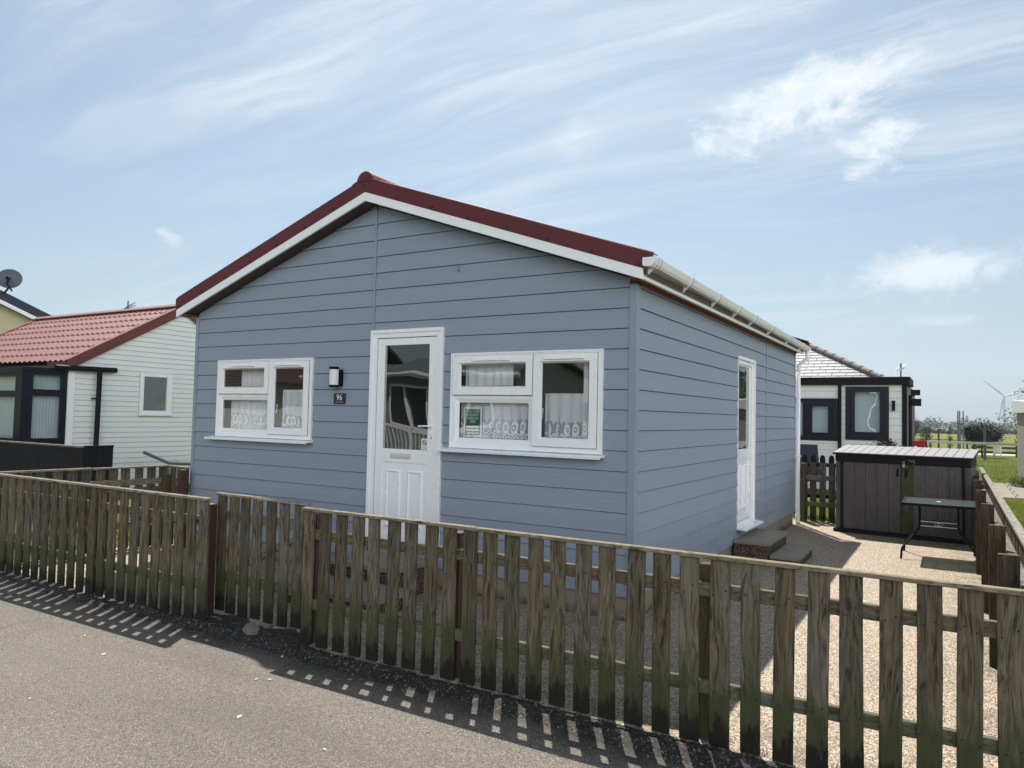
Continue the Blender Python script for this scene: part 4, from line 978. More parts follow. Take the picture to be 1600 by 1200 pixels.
# right boundary fence, posts on our side
fs = empty('picket_fence', (2.58, 3.0, 0), 'picket fence along the right boundary of the patio with posts on the inside', 'fence')
y = -1.72
while y < 8.7:
    put_picket(fs, 2.592, y, rz=R(90)+R(180)); y += .128
for z_ in (.715, .25): rail(fs, (2.515, -1.76), (2.515, 8.75), z_, z_+.075, -.052, M_raily, n=3)
rail(fs, (2.553, -1.80), (2.553, 8.8), .930, .952, -.056, M_capy, 'cap', 4)
for yy, hh in ((-.85, .945), (.42, .955), (2.12, .945), (4.05, .92), (5.35, .95), (6.6, .93), (8.6, .93)):
    m = MB(); m.box(2.412, 2.510, yy, yy+.045, -.05, hh); m.build('post', M_post, fs, bevel=.003, seg=1)
# back fence
fb = empty('picket_fence', (1.3, 7.45, 0), 'low picket fence closing the back of the patio beside the cottage', 'fence')
x = .035
while x < 2.5:
    put_picket(fb, x+.03, 7.45, h=1.035); x += .142
rail(fb, (-.02, 7.435), (2.5, 7.435), .68, .755, -.035, M_railx); rail(fb, (-.02, 7.435), (2.5, 7.435), .25, .325, -.035, M_railx); post(fb, .06, 7.37, .95, .08)
# black-tipped pickets behind
bf = empty('black_picket_fence', (.6, 8.3, 0), 'black picket fence with rounded tips just behind the back patio fence', 'fence')
bp_ = None
for k in range(20):
    xx = -.35+k*.145
    if bp_ is None:
        m = MB(); m.prism([(-.045, 0, 0), (.045, 0, 0), (.045, 0, 1.0), (.028, 0, 1.045), (0, 0, 1.06), (-.028, 0, 1.045), (-.045, 0, 1.0)], (0, .02, 0)); o = m.build('picket', M_black); o.parent = bf; bp_ = o
    else: o = bp_.copy(); COL.objects.link(o)
    o.location = (xx-.6, 0, 0)
rail(bf, (-.4, 8.345), (2.5, 8.345), .85, .92, -.022, M_black); rail(bf, (-.4, 8.345), (2.5, 8.345), .3, .37, -.022, M_black)

# ------------------------------------------------------------------ storage shed (local space: u along the front, v back)
sh = empty('storage_shed', (.672, 6.50, 0), 'low grey and black plastic storage shed with pale slatted lid behind the table', 'storage shed', rz=-R(6))
sh.scale = (.945, 1, 1)
D_ = .78
m = MB(); m.box(0, .11, .01, D_, .05, 1.05); m.box(1.735, 1.845, .01, D_, .05, 1.05); m.box(.11, 1.735, D_-.05, D_, .05, 1.10); m.box(.11, 1.735, .05, .08, .06, 1.06)
m.build('body', M_shedbd, sh, bevel=.008)
m = MB(); m.box(-.03, 1.875, -.03, D_+.02, 0, .055); m.build('base', M_black, sh, bevel=.01)
for a in (.075, 1.735):
    m = MB(); m.box(a, a+.035, -.012, .0095, .055, 1.055); m.build('corner_post', M_black, sh, bevel=.003)
m = MB(); m.box(.0, 1.845, -.014, .10, 1.056, 1.165); m.build('top_band', M_black, sh, bevel=.006)
m = MB(); m.box(-.002, 1.847, .101, D_-.051, 1.051, 1.166); m.build('side_band', M_black, sh)
for k, (a, b) in enumerate(((.112, .925), (.945, 1.733))):
    m = MB(); nb = 5; wb = (b-a)/nb
    for q in range(nb): m.box(a+q*wb+.0018, a+(q+1)*wb-.0018, .010, .035, .062, 1.048)
    m.box(a, b, .024, .049, .062, 1.048)
    dm = M_shedbd
    dr = m.build('door', [dm], sh, bevel=.003)
    hu = .872 if k == 0 else .992
    m = MB(); m.box(hu, hu+.034, -.006, .0095, .868, .985); m.build('handle', M_black, dr, bevel=.006)
# green algae film in the damp joint between the doors: its own coated board
def f_algae(t):
    o = oc(t); n = t.noise(t.mapping(o, (22, 22, 4)), 1, 6, .7); z = t.sep(o)[2]
    al = t.math('MULTIPLY', t.smooth(n, .30, .60), .85)
    a = t.add('ShaderNodeBsdfDiffuse', {'Color': (.060, .078, .020)}); b = t.add('ShaderNodeBsdfTransparent'); mm = t.add('ShaderNodeMixShader', {0: al}); t.l.new(b.outputs[0], mm.inputs[1]); t.l.new(a.outputs[0], mm.inputs[2]); return mm.outputs[0]
m = MB(); m.poly([(.948, .0085, .07), (1.098, .0085, .07), (1.098, .0085, 1.045), (.948, .0085, 1.045)]); m.build('algae_film', material('algae_film', f_algae), sh)
m = MB(); zf, zk = 1.168, 1.262; y0_, y1_ = -.035, D_+.03; N = 15
for q in range(N):
    a, b = -.035+1.912*q/N+.0035, -.035+1.912*(q+1)/N-.0035
    m.hexa([(a, y0_, zf), (b, y0_, zf), (b, y1_, zk), (a, y1_, zk), (a, y0_, zf+.022), (b, y0_, zf+.022), (b, y1_, zk+.022), (a, y1_, zk+.022)])
m.k = 1; m.hexa([(-.04, y0_-.004, zf-.012), (1.882, y0_-.004, zf-.012), (1.882, y1_+.004, zk-.012), (-.04, y1_+.004, zk-.012), (-.04, y0_-.004, zf+.010), (1.882, y0_-.004, zf+.010), (1.882, y1_+.004, zk+.010), (-.04, y1_+.004, zk+.010)])
m.build('lid', [simple('pale_grey_lid_slats', (0.215, 0.205, 0.218), .6, var=.1, scale=20, bump=.3), M_black], sh, bevel=.003)
m = MB()
m.hexa([(-.0, .1, 1.16), (.02, .1, 1.16), (.02, D_-.02, 1.16), (0, D_-.02, 1.16), (-.0, .1, 1.175), (.02, .1, 1.175), (.02, D_-.02, 1.255), (0, D_-.02, 1.255)]); m.hexa([(1.825, .1, 1.16), (1.845, .1, 1.16), (1.845, D_-.02, 1.16), (1.825, D_-.02, 1.16), (1.825, .1, 1.175), (1.845, .1, 1.175), (1.845, D_-.02, 1.255), (1.825, D_-.02, 1.255)])
m.build('gable_fillet', M_black, sh)
pdk = MB(); pdk.box(.962, .992, -.040, -.022, 1.012, 1.052); pdk.tube([(.966, -.031, 1.052), (.966, -.031, 1.085), (.977, -.031, 1.098), (.988, -.031, 1.085), (.988, -.031, 1.052)], .0035, 8); pdk.build('padlock', M_steel, sh, bevel=.002)
lg = MB(); lg.tube([(1.05, -.018, 1.115), (1.08, -.018, 1.105), (1.115, -.018, 1.112), (1.12, -.018, 1.08), (1.10, -.018, 1.05)], .003, 6); lg.tube([(1.04, -.018, 1.10), (1.06, -.018, 1.118), (1.085, -.018, 1.085), (1.10, -.018, 1.095)], .0025, 6); lg.build('wire_loop', M_steel, sh)

# ------------------------------------------------------------------ garden table
tb = empty('garden_table', (2.045, 4.90, 0), 'small rectangular glass topped garden table with black tubular legs', 'table')
m = MB(); cx_, cy_ = 2.045, 4.86; hx, hy = .385, .43; zt_ = .690
def rrect(hx, hy, r, z, n=5):
    p = []
    for k, (sx, sy) in enumerate(((1, 1), (-1, 1), (-1, -1), (1, -1))):
        for q in range(n+1):
            a = math.pi/2*(k+q/n); p.append((cx_+sx*(hx-r)+r*math.cos(a), cy_+sy*(hy-r)+r*math.sin(a), z))
    return p
m.prism(rrect(hx-.018, hy-.018, .03, zt_-.008), (0, 0, .008)); tt = m.build('tabletop', M_tabletop, tb)
m = MB(); o_ = rrect(hx, hy, .045, zt_-.028); i_ = rrect(hx-.02, hy-.02, .03, zt_-.028); n = len(o_)
for za, zb in ((zt_-.028, zt_+.003),):
    for k in range(n):
        j = (k+1) % n; m.hexa([(*o_[k][:2], za), (*o_[j][:2], za), (*i_[j][:2], za), (*i_[k][:2], za), (*o_[k][:2], zb), (*o_[j][:2], zb), (*i_[j][:2], zb), (*i_[k][:2], zb)])
m.build('table_rim', M_black, tb)
m = MB(); m.tube([(cx_, cy_, zt_-.012), (cx_, cy_, zt_+.004)], .026, 16); m.build('parasol_cap', M_upvc, tb)
for sx in (-1, 1):
    for sy in (-1, 1):
        xq = cx_+sx*.205; yq = cy_+.04+sy*.05; m = MB()
        m.tube([(xq, yq+sy*.14, zt_-.028), (xq, yq+sy*.02, .60), (xq, yq, .52), (xq, yq, .38), (xq+sx*.015, yq+sy*.015, .335), (xq+sx*.165, yq+sy*.24, .15), (xq+sx*.18, yq+sy*.262, .12), (xq+sx*.19, yq+sy*.27, .0)], .0125, 10)
        m.build('leg', M_black, tb, smooth=True)
for z_, yq in ((.44, -.05), (.385, -.05), (.44, .05), (.385, .05)):
    m = MB(); yy = cy_+.04+yq; m.tube([(cx_-.205, yy, z_), (cx_-.19, yy, z_), (cx_+.19, yy, z_), (cx_+.205, yy, z_)], .0055, 8)
    if z_ < .4:
        for s in (-1, 1): m.tube([(cx_+s*.015+.03*math.cos(a*.5), yy, .4125+.02*math.sin(a*.5)) for a in range(13)], .003, 6)
    m.build('crossbar', M_steel if yq < 0 else M_black, tb, smooth=True)

# ------------------------------------------------------------------ left neighbour (white chalet)
GX, NY0, NYR, NZE, NZR = -11.7, 1.78, 4.06, 2.40, 3.70; NXL = -17.4
nb = empty('white_chalet', (-14.5, 4, 0), 'white clad chalet with faded red roof left of the cottage', 'chalet')
nslope = (NZR-NZE)/(NYR-NY0)
def nroof(y): return NZR-nslope*abs(y-NYR)
NB1 = 2*NYR-NY0
m = MB(); m.prism([(GX-.1, NY0, 0), (GX-.1, NB1, 0), (GX-.1, NB1, nroof(NB1)), (GX-.1, NYR, NZR), (GX-.1, NY0, nroof(NY0))], (.095, 0, 0)); m.k = 1
siding(m, lambda u, n, z: (GX+n, u, z), [(NY0+.11, NB1)], .05, NZR, .100, [(3.15, 3.87, 1.48, 2.34)], proud=.020, groove=.004, roofline=lambda y: nroof(y)-.01)
m.build('wall', [M_int, M_whitesid], nb)
m = MB(); m.box(NXL, GX-.1, NY0, NY0+.1, 0, NZE-.05); m.box(NXL, NXL+.1, NY0+.1, NB1, 0, NZE-.05); m.prism([(NXL, NY0, NZE-.05), (NXL, NB1, NZE-.05), (NXL, NYR, NZR-.02)], (.1, 0, 0)); m.box(NXL+.1, GX-.1, NB1-.1, NB1, 0, NZE-.05); m.build('wall', M_whitesid, nb)
m = MB(); m.box(GX, GX+.028, NY0-.01, NY0+.108, .05, NZE-.06); m.build('corner_trim', M_upvc, nb)
# roof sheets: box profile running down the slope with pressed tile steps
for sgn in (-1, 1):
    m = MB(); Lh = NYR-NY0+.06; steps_ = 8; ncol = int((GX+.05-NXL+.08)/.046)
    rows = []
    for i in range(steps_):
        for last in (0, 1):
            s_ = Lh*(i+last)/steps_; zz = NZR+.06-nslope*s_+(0.028 if last else 0.0); row = []
            for j in range(ncol+1):
                xx = NXL-.08+(GX+.05-NXL+.08)*j/ncol; zc_ = (.0, .026, .026, .0)[j % 4]; row.append(len(m.v)); m.v.append((xx, NYR+sgn*s_, zz+zc_))
            rows.append(row)
    for a, b in zip(rows, rows[1:]):
        for j in range(ncol): m.f.append((a[j], a[j+1], b[j+1], b[j])); m.m.append(0)
    rf = m.build('roof', M_pinkroof, nb)
    # verges and edge trims
    for xa, xb in ((GX+.03, GX+.065), (NXL-.10, NXL-.065)):
        m = MB(); ye = NYR+sgn*Lh
        m.hexa([(xa, NYR, NZR-.09), (xb, NYR, NZR-.09), (xb, ye, NZR-.09-nslope*Lh), (xa, ye, NZR-.09-nslope*Lh), (xa, NYR, NZR+.11), (xb, NYR, NZR+.11), (xb, ye, NZR+.11-nslope*Lh), (xa, ye, NZR+.11-nslope*Lh)])
        m.build('verge_trim', M_redtrim, rf, bevel=.004)
        m = MB(); dxx = -.10 if xa > -12 else .0
        m.hexa([(xa+dxx, NYR, NZR+.1105), (xb+(0 if dxx else .10), NYR, NZR+.1105), (xb+(0 if dxx else .10), ye, NZR+.1105-nslope*Lh), (xa+dxx, ye, NZR+.1105-nslope*Lh), (xa+dxx, NYR, NZR+.116), (xb+(0 if dxx else .10), NYR, NZR+.116), (xb+(0 if dxx else .10), ye, NZR+.116-nslope*Lh), (xa+dxx, ye, NZR+.116-nslope*Lh)])
        m.build('verge_flange', M_pinkroof, rf)
m = MB()
for sgn in (-1, 1): m.hexa([(NXL-.11, NYR, NZR+.125), (GX+.07, NYR, NZR+.125), (GX+.07, NYR+sgn*.13, NZR+.06), (NXL-.11, NYR+sgn*.13, NZR+.06), (NXL-.11, NYR, NZR+.145), (GX+.07, NYR, NZR+.145), (GX+.07, NYR+sgn*.14, NZR+.075), (NXL-.11, NYR+sgn*.14, NZR+.075)])
m.build('ridge_cap', M_pinkroof, rf)
m = MB(); m.box(NXL-.05, GX+.03, NY0-.07, NY0-.01, NZE-.13, NZE-.03); m.build('fascia', M_redtrim, nb); m = MB(); m.box(GX-.62, GX+.028, NY0-.068, NY0-.058, NZE-.125, NZE+.045); m.build('fascia', M_redtrim, nb); m = MB(); m.box(NXL, GX-.1, NY0+.1, NB1-.1, NZE-.02, NZE); m.build('ceiling', M_int, nb)
m = MB(); m.box(NXL-.05, GX-.6, NY0-.19, NY0-.08, NZE-.13, NZE-.06); m.build('gutter', M_black, nb, bevel=.01)
m = MB(); m.tube([(GX+.09, 2.62, 2.335), (GX+.09, 1.50, 2.325)], .05, 10); m.tube([(GX+.10, 2.30, 2.33), (GX+.10, 2.28, 0)], .045, 12); m.box(GX+.02, GX+.07, 2.2, 2.36, 1.78, 1.80); m.build('downpipe', M_black, nb)
# black corner bay
def glazed(P, parent, frames, mats=(M_navy, M_glassd)):
    for (u0, u1, z0_, z1, fw) in frames:
        m = MB(); bars(m, P, u0, u1, z0_, z1, fw, fw, fw, fw, .0, .045); f = m.build('frame', mats[0], parent, bevel=.004)
        pane(P, parent, u0+fw, u1-fw, z0_+fw, z1-fw, .012, mats[1])
bay = MB(); bay.box(-14.4, GX-.03, 1.03, NY0-.001, 2.2, 2.30); bay.box(-14.4, GX-.03, 1.03, NY0-.001, .93, .99); bay.box(GX-.17, GX, 1.0, 1.13, .99, 2.2); bay.box(GX-.05, GX, 1.72, NY0, .99, 2.2); bay.box(-14.4, GX+.01, .985, 1.03, 2.19, 2.31); bay.box(GX-.029, GX+.012, 1.03, NY0, 2.235, 2.31)
bay.box(-13.34, -13.26, 1.0, 1.06, .99, 2.2)
by = bay.build('bay_window', M_navy, nb, bevel=.004)
PB1 = lambda u, n, z: (GX-.045+n, u, z); PB2 = lambda u, n, z: (u, 1.045-n, z)
glazed(PB1, by, [(1.13, 1.72, 1.86, 2.235, .06), (1.13, 1.72, .99, 1.86, .06)])
glazed(PB2, by, [(-13.26, GX-.17, 1.83, 2.19, .055), (-13.26, GX-.17, .99, 1.83, .055), (-14.4, -13.34, 1.83, 2.19, .055), (-14.4, -13.34, .99, 1.83, .055)])
m = MB()
for k in range(11): a = 1.16+k*.052; m.box(GX-.105, GX-.100, a, a+.048, 1.0, 2.2)
for k in range(24): a = -14.3+k*.104; m.box(a, a+.095, 1.12, 1.125, 1.0, 2.2)
m.build('blind', M_blind, by)
m = MB(); m.box(-14.4, GX-.02, 1.05, NY0, 0, .93); m.k = 1; siding(m, lambda u, n, z: (GX-.02+n, u, z), [(1.05, NY0)], 0.05, .93, .1, [], proud=.02); m.build('bay_base', [M_whitesid, M_whitesid], nb)
# small window
PG = lambda u, n, z: (GX+n, u, z)
m = MB(); bars(m, PG, 3.16, 3.86, 1.50, 2.33, .075, .12, .075, .075, -.01, .045); m.box(GX, GX+.05, 3.15, 3.87, 2.331, 2.345); f = m.build('window', M_upvc, nb, bevel=.005)
pane(PG, f, 3.23, 3.75, 1.57, 2.26, .015, M_glassd); m = MB(); m.box(GX-.06, GX-.055, 3.2, 3.8, 1.5, 2.3); m.build('blind', M_blind, f)
m = MB(); m.box(GX, GX+.07, 3.13, 3.88, 1.475, 1.499); m.build('sill', M_upvc, f)
# dark boarded screen, handrail, aerial
ds_ = empty('dark_screen', (-10.5, .5, 0), 'black stained board screen with pale top edge in front of the white chalet', 'fence')
m = MB(); xx = -14.2
while xx < -8.9: m.box(xx, xx+.145, .5, .525, 0, 1.02); xx += .15
m.build('boards', M_darkwood, ds_); m = MB(); m.box(-14.2, -8.84, .47, .53, 1.0205, 1.045); m.build('cap', M_capx, ds_)
m = MB(); yy = .55
while yy < 1.0: m.box(-8.90, -8.87, yy, yy+.145, 0, 1.02); yy += .15
m.build('boards', M_darkwood, ds_); m = MB(); m.box(-8.92, -8.86, .532, 1.0, 1.0205, 1.045); m.build('cap', M_black, ds_)
m = MB(); m.tube([(-11.3, 3.05, .77), (-11.3, 3.6, .53), (-11.3, 4.4, .47)], .03, 10); m.tube([(-11.3, 3.6, .53), (-11.3, 3.6, 0)], .025, 8)
tag(m.build('handrail', M_galv, loc=(-11.3, 3.5, 0)), 'grey tube handrail sloping beside the white chalet wall', 'handrail')
def aerial(x, y, z, h, s, label):
    m = MB(); m.tube([(x, y, z-.3), (x, y, z+h)], .02, 6); m.tube([(x-s, y, z+h*.55), (x+s, y+.1, z+h*.78)], .012, 6)
    for k in range(5): t_ = -s+2*s*k/4; zz = z+h*.55+(h*.23)*(k/4); m.tube([(x+t_, y-.12, zz-.05), (x+t_, y+.12, zz+.09)], .007, 5)
    tag(m.build('tv_aerial', M_galv, loc=(x, y, z)), label, 'aerial')
aerial(-17.2, 6.2, 4.0, .55, .18, 'small television aerial above the faded red ridge')
# yellow house with dish
yh = empty('yellow_house', (-25, 8, 0), 'cream yellow gabled house with dark navy roof at the far left', 'house')
YC, YRR, YRS = -18.6, 2.0, .39                            # gable plane, ridge y, slope
yr = lambda y: 5.20-YRS*abs(y-YRR)
m = MB(); m.prism([(YC-.25, -2.2, 0), (YC-.25, 6.8, 0), (YC-.25, 6.8, yr(6.8)-.30), (YC-.25, YRR, yr(YRR)-.30), (YC-.25, -2.2, yr(-2.2)-.30)], (-8, 0, 0)); m.build('wall', M_yellow, yh)
m = MB(); mb2 = MB()
for sgn in (-1, 1):
    ye = YRR+sgn*4.9
    m.hexa([(YC, YRR, yr(YRR)-.24), (YC, ye, yr(ye)-.24), (YC-8.5, ye, yr(ye)-.24), (YC-8.5, YRR, yr(YRR)-.24), (YC, YRR, yr(YRR)), (YC, ye, yr(ye)), (YC-8.5, ye, yr(ye)), (YC-8.5, YRR, yr(YRR))])
    mb2.hexa([(YC+.02, YRR, yr(YRR)-.34), (YC+.02, ye, yr(ye)-.34), (YC-.04, ye, yr(ye)-.34), (YC-.04, YRR, yr(YRR)-.34), (YC+.02, YRR, yr(YRR)-.242), (YC+.02, ye, yr(ye)-.242), (YC-.04, ye, yr(ye)-.242), (YC-.04, YRR, yr(YRR)-.242)])
m.build('roof', M_navyroof, yh); mb2.build('bargeboard', M_upvc, yh)
dsh = empty('satellite_dish', (-18.6, 3.75, 4.5), 'round grey satellite dish on the navy roof of the yellow house', 'satellite dish')
m = MB(); c0 = Vector((-18.45, 3.78, 4.86)); ax = Vector((.75, -.62, .12)).normalized(); a_ = ax.cross(Vector((0, 0, 1))).normalized(); b_ = a_.cross(ax); rings = []
for k in range(6):
    r_ = .005+.285*k/5; rings.append(len(m.v))
    for q in range(28): t_ = 2*math.pi*q/28; m.v.append(tuple(c0+a_*math.cos(t_)*r_+b_*math.sin(t_)*r_*.88+ax*(-.09*(r_/.35)**2)))
for a, b in zip(rings, rings[1:]):
    for q in range(28): m.f.append((a+q, a+(q+1) % 28, b+(q+1) % 28, b+q)); m.m.append(0)
m.build('dish', M_dish, dsh, smooth=True)
m = MB(); m.tube([c0+ax*.01, c0+ax*.09-b_*.03], .05, 8); m.tube([c0+b_*.04, c0+ax*.10-b_*.18, c0-b_*.34+a_*-.1], .022, 6); m.tube([c0-ax*.03, c0-ax*.12-b_*.2, Vector((-18.62, 3.75, 4.45))], .025, 6); m.build('mount', M_black, dsh)

# ------------------------------------------------------------------ black and white house behind
BY = 13.3
bh = empty('hipped_bungalow', (-3, 17, 0), 'white clad bungalow with black trim and grey hipped tile roof behind the shed', 'bungalow')
wins = [(-1.55, -.14, 1.20, 2.20), (.02, .93, 1.24, 2.48)]
PB = lambda u, n, z: (u, BY-n, z)
m = MB()
for a, b, s0, s1 in subtract(-8, 1.22, 0, 2.6, wins): m.box(a, b, BY+.002, BY+.1, s0, s1)
m.box(1.12, 1.218, BY+.1, 19, 0, 2.6); m.box(-8, -7.9, BY+.1, 19, 0, 2.6); m.k = 1
siding(m, PB, [(-8, 1.2)], .05, 2.52, .155, wins, proud=.012, groove=.005); m.build('wall', [M_int, M_whitesid], bh)
m = MB(); m.box(-8.1, 1.36, BY-.12, BY+1.5, 2.525, 2.70); m.build('fascia', M_black, bh, bevel=.01)
m = MB(); m.box(1.195, 1.29, BY-.03, BY+.06, 0, 2.52); m.build('corner_trim', M_black, bh)
m = MB(); m.box(-8, .85, BY+.4, 19, 2.56, 2.60); m.build('roof_deck', M_black, bh)
m = MB(); m.tube([(-.10, BY-.06, 2.52), (-.10, BY-.06, .1)], .040, 10); m.build('downpipe', M_black, bh)
for k, (a, b, c, e) in enumerate(wins):
    m = MB(); fw = .19 if k else .075
    if k == 0:
        bars(m, PB, a, b, c, e, .13, .13, .10, .10, -.02, .04); m.hexa([PB(-.93, .04, c+.1), PB(-.80, .04, c+.1), PB(-.80, -.02, c+.1), PB(-.93, -.02, c+.1), PB(-.93, .04, e-.1), PB(-.80, .04, e-.1), PB(-.80, -.02, e-.1), PB(-.93, -.02, e-.1)])
        bars(m, PB, -.80, -.27, c+.10, e-.10, .09, .09, .09, .09, .0, .055)
        f = m.build('window', M_navy, bh, bevel=.004); pane(PB, f, -.72, -.35, c+.18, e-.18, .02, M_glassd); pane(PB, f, a+.13, -.93, c+.1, e-.1, .01, M_glassd)
    else:
        bars(m, PB, a, b, c, e, .10, .10, .10, .06, -.02, .045); bars(m, PB, a+.10, b-.10, c+.10, e-.06, .10, .09, .09, .07, .0, .06)
        f = m.build('window', M_navy, bh, bevel=.004); pane(PB, f, a+.2, b-.19, c+.19, e-.13, .02, M_glassd)
    m = MB(); m.box(a+.1, b-.1, BY+.12, BY+.13, c, e); m.build('blind', M_blind, f)
# hipped roof: tiles as real courses
EX, EY, EZb, PB_ = .82, 14.55, 2.64, .52
rfb = MB(); course = .18; nC = 14
for i in range(nC):                                      # front slope courses
    s0, s1 = i*course, (i+1)*course+.03
    off = .17*(i % 2); xr0 = EX-s0; xa = -9+off
    x = -9.0+off-.34
    while x < xr0:
        xb = min(x+.328, xr0); xa_ = max(x, -9)
        if xb-xa_ > .02:
            xt = min(xb, EX-s1)
            z0_ = EZb+PB_*s0; zb_ = EZb+PB_*s1
            rfb.hexa([(xa_, EY+s0, z0_-.005), (xb, EY+s0, z0_-.005), (max(xt, xa_+.001), EY+s1, zb_-.03), (xa_, EY+s1, zb_-.03), (xa_, EY+s0, z0_+.012), (xb, EY+s0, z0_+.012), (max(xt, xa_+.001), EY+s1, zb_-.008), (xa_, EY+s1, zb_-.008)])
        x += .34
top = nC*course
rfb.poly([(EX, EY, EZb), (EX, EY+2*top, EZb), (EX-top, EY+top, EZb+PB_*top)]); rfb.poly([(EX, EY+2*top, EZb), (-9, EY+2*top, EZb), (-9, EY+top, EZb+PB_*top), (EX-top, EY+top, EZb+PB_*top)])
rfo = rfb.build('roof', M_tiles, bh)
m = MB(); k = 0; s = -.1
while s < top:
    a = Vector((EX-s, EY+s, EZb+PB_*s+.045)); b = Vector((EX-s-.27, EY+s+.27, EZb+PB_*(s+.27)+.035)); m.tube([a, b], .085, 12, r2=.072); s += .25
m.build('hip_tiles', M_ridget, rfo, smooth=False)
wl2 = MB(); wl2.box(.995, 1.055, BY-.09, BY-.015, 1.95, 2.14); wl2.tube([(1.025, BY-.055, 1.93), (1.025, BY-.055, 2.16)], .034, 10)
tag(wl2.build('outside_light', M_black, loc=(1.025, BY, 1.95)), 'slim black wall light on the white cladding of the rear bungalow', 'wall lamp')
fl_ = MB(); fl_.tube([(1.36, 13.25, 0), (1.36, 13.25, 2.28)], .035, 8); fl_.tube([(1.36, 13.25, 2.26), (1.52, 13.2, 2.32)], .025, 6); fl_.box(1.38, 1.56, 13.12, 13.24, 2.28, 2.40); fl_.box(1.40, 1.58, 13.1, 13.24, 2.04, 2.20); fl_.tube([(1.36, 13.25, 2.1), (1.45, 13.2, 2.13)], .02, 6)
tag(fl_.build('floodlight_post', M_black, loc=(1.4, 13.2, 0)), 'black pole with two floodlights at the right end of the rear bungalow', 'floodlight')
aerial(1.05, 15.5, 2.75, .42, .10, 'small aerial sticking up over the black fascia of the rear bungalow')
ch = empty('garden_chair', (-.36, 10.6, 0), 'navy mesh garden chair behind the back fence', 'chair')
m = MB(); m.hexa([(-.60, 10.50, .45), (-.12, 10.50, .45), (-.12, 10.52, .45), (-.60, 10.52, .45), (-.64, 10.42, 1.18), (-.17, 10.42, 1.18), (-.17, 10.44, 1.18), (-.64, 10.44, 1.18)]); m.build('backrest', M_chair, ch, bevel=.006)
m = MB(); m.box(-.60, -.12, 10.53, 11.0, .42, .45); m.build('seat', M_chair, ch, bevel=.01)
for sx in (-.61, -.11):
    for yy in (10.5, 11.0): m = MB(); m.tube([(sx, yy, 0), (sx, yy, .44 if yy > 10.7 else .62)], .014, 8); m.build('leg', M_black, ch)

# ------------------------------------------------------------------ plants
def leaves(mb, pts, size, rnd, asp=.5):
    for p in pts:
        s = size*rnd.uniform(.6, 1.3); d1 = Vector((rnd.gauss(0, 1), rnd.gauss(0, 1), rnd.gauss(0, .7))).normalized(); d2 = d1.cross(Vector((rnd.gauss(0, 1), rnd.gauss(0, 1), rnd.gauss(0, 1)))).normalized()
        p = Vector(p); mb.poly([p-d1*s, p+d2*s*asp, p+d1*s, p-d2*s*asp])
def crown(name, parent, centre, rad, nclump, nleaf, size, mat, seed, csz=.3, taper=0):
    r_ = random.Random(seed); mb = MB(); pts = []
    for k in range(nclump):
        while True:
            v = Vector((r_.uniform(-1, 1), r_.uniform(-1, 1), r_.uniform(-1, 1)))
            if v.length < 1: break
        v = v.normalized()*(v.length**.45)
        sc = 1-taper*max(0, (v.z+1)/2)
        c = Vector((centre[0]+v.x*rad[0]*sc, centre[1]+v.y*rad[1]*sc, centre[2]+v.z*rad[2])); cs = csz*r_.uniform(.5, 1.4)
        for q in range(nleaf//nclump): pts.append(c+Vector((r_.gauss(0, cs), r_.gauss(0, cs), r_.gauss(0, cs*.8))))
    leaves(mb, pts, size, r_); return mb.build(name, mat, parent)
def tree(name, x, y, h, rad, cz, nleaf, size, mat, seed, label, cat='tree', group=None, ncl=60, csz=.3, taper=0, z=0):
    t = empty(name, (x, y, z), label, cat, group); r_ = random.Random(seed)
    m = MB(); m.tube([(x, y, z-.05), (x+.03*h*r_.uniform(-1, 1), y, z+cz*.5), (x, y, z+cz), (x+.02, y, z+cz+rad[2]*.6)], .03*h, 8, r2=.006*h)
    for k in range(9):
        a = r_.uniform(0, 6.28); zz = z+cz*r_.uniform(.5, 1.0); m.tube([(x, y, zz), (x+rad[0]*.35*math.cos(a), y+rad[1]*.35*math.sin(a), zz+rad[2]*.25), (x+rad[0]*.8*math.cos(a), y+rad[1]*.8*math.sin(a), zz+rad[2]*.55)], .012*h, 6, r2=.003*h)
    m.build('trunk', M_bark, t, smooth=True)
    crown('crown', t, (x, y, z+cz), rad, ncl, nleaf, size, mat, seed+1, csz, taper); return t
tree('leafy_tree', 5.55, 27.0, 3.8, (1.40, 1.3, 1.45), 1.95, 14000, .042, M_leaf, 11, 'light green leafy tree behind the pebbledash garage', ncl=90, csz=.24)
tree('leafy_tree', 8.6, 30.0, 6, (2.6, 2.4, 2.2), 3.4, 6000, .10, M_leafm, 15, 'taller green tree further right behind the garage, reflected in the side door', ncl=80, csz=.4)
tree('dark_bush', 3.45, 40, 1.7, (.80, .7, .46), 1.18, 15000, .040, M_leafd, 21, 'large dark rounded bush beyond the lawn', 'bush', ncl=120, csz=.12)
tree('sapling', .61, 50, 2.0, (.45, .4, .75), .85, 900, .05, M_leafm, 31, 'thin staked young tree with sparse lower leaves, left of the other young tree', 'young tree', 'young trees', ncl=26, csz=.12, taper=.8)
tree('sapling', 1.95, 50, 2.0, (.22, .2, .55), .75, 350, .045, M_leafm, 33, 'very thin staked young tree nearest the metal posts', 'young tree', 'young trees', ncl=16, csz=.08, taper=.8)
tree('roadside_tree', -.75, 60, 2.0, (.55, .5, .60), 1.40, 4500, .045, M_leafm, 37, 'bushy mid green tree just right of the rear bungalow', ncl=50, csz=.22)
tree('potted_shrub', .93, 12.6, 1.2, (.20, .20, .32), .98, 2600, .022, M_leafr, 41, 'dark bushy shrub standing against the rear bungalow wall beside its large window', 'shrub', ncl=40, csz=.06, taper=.4)
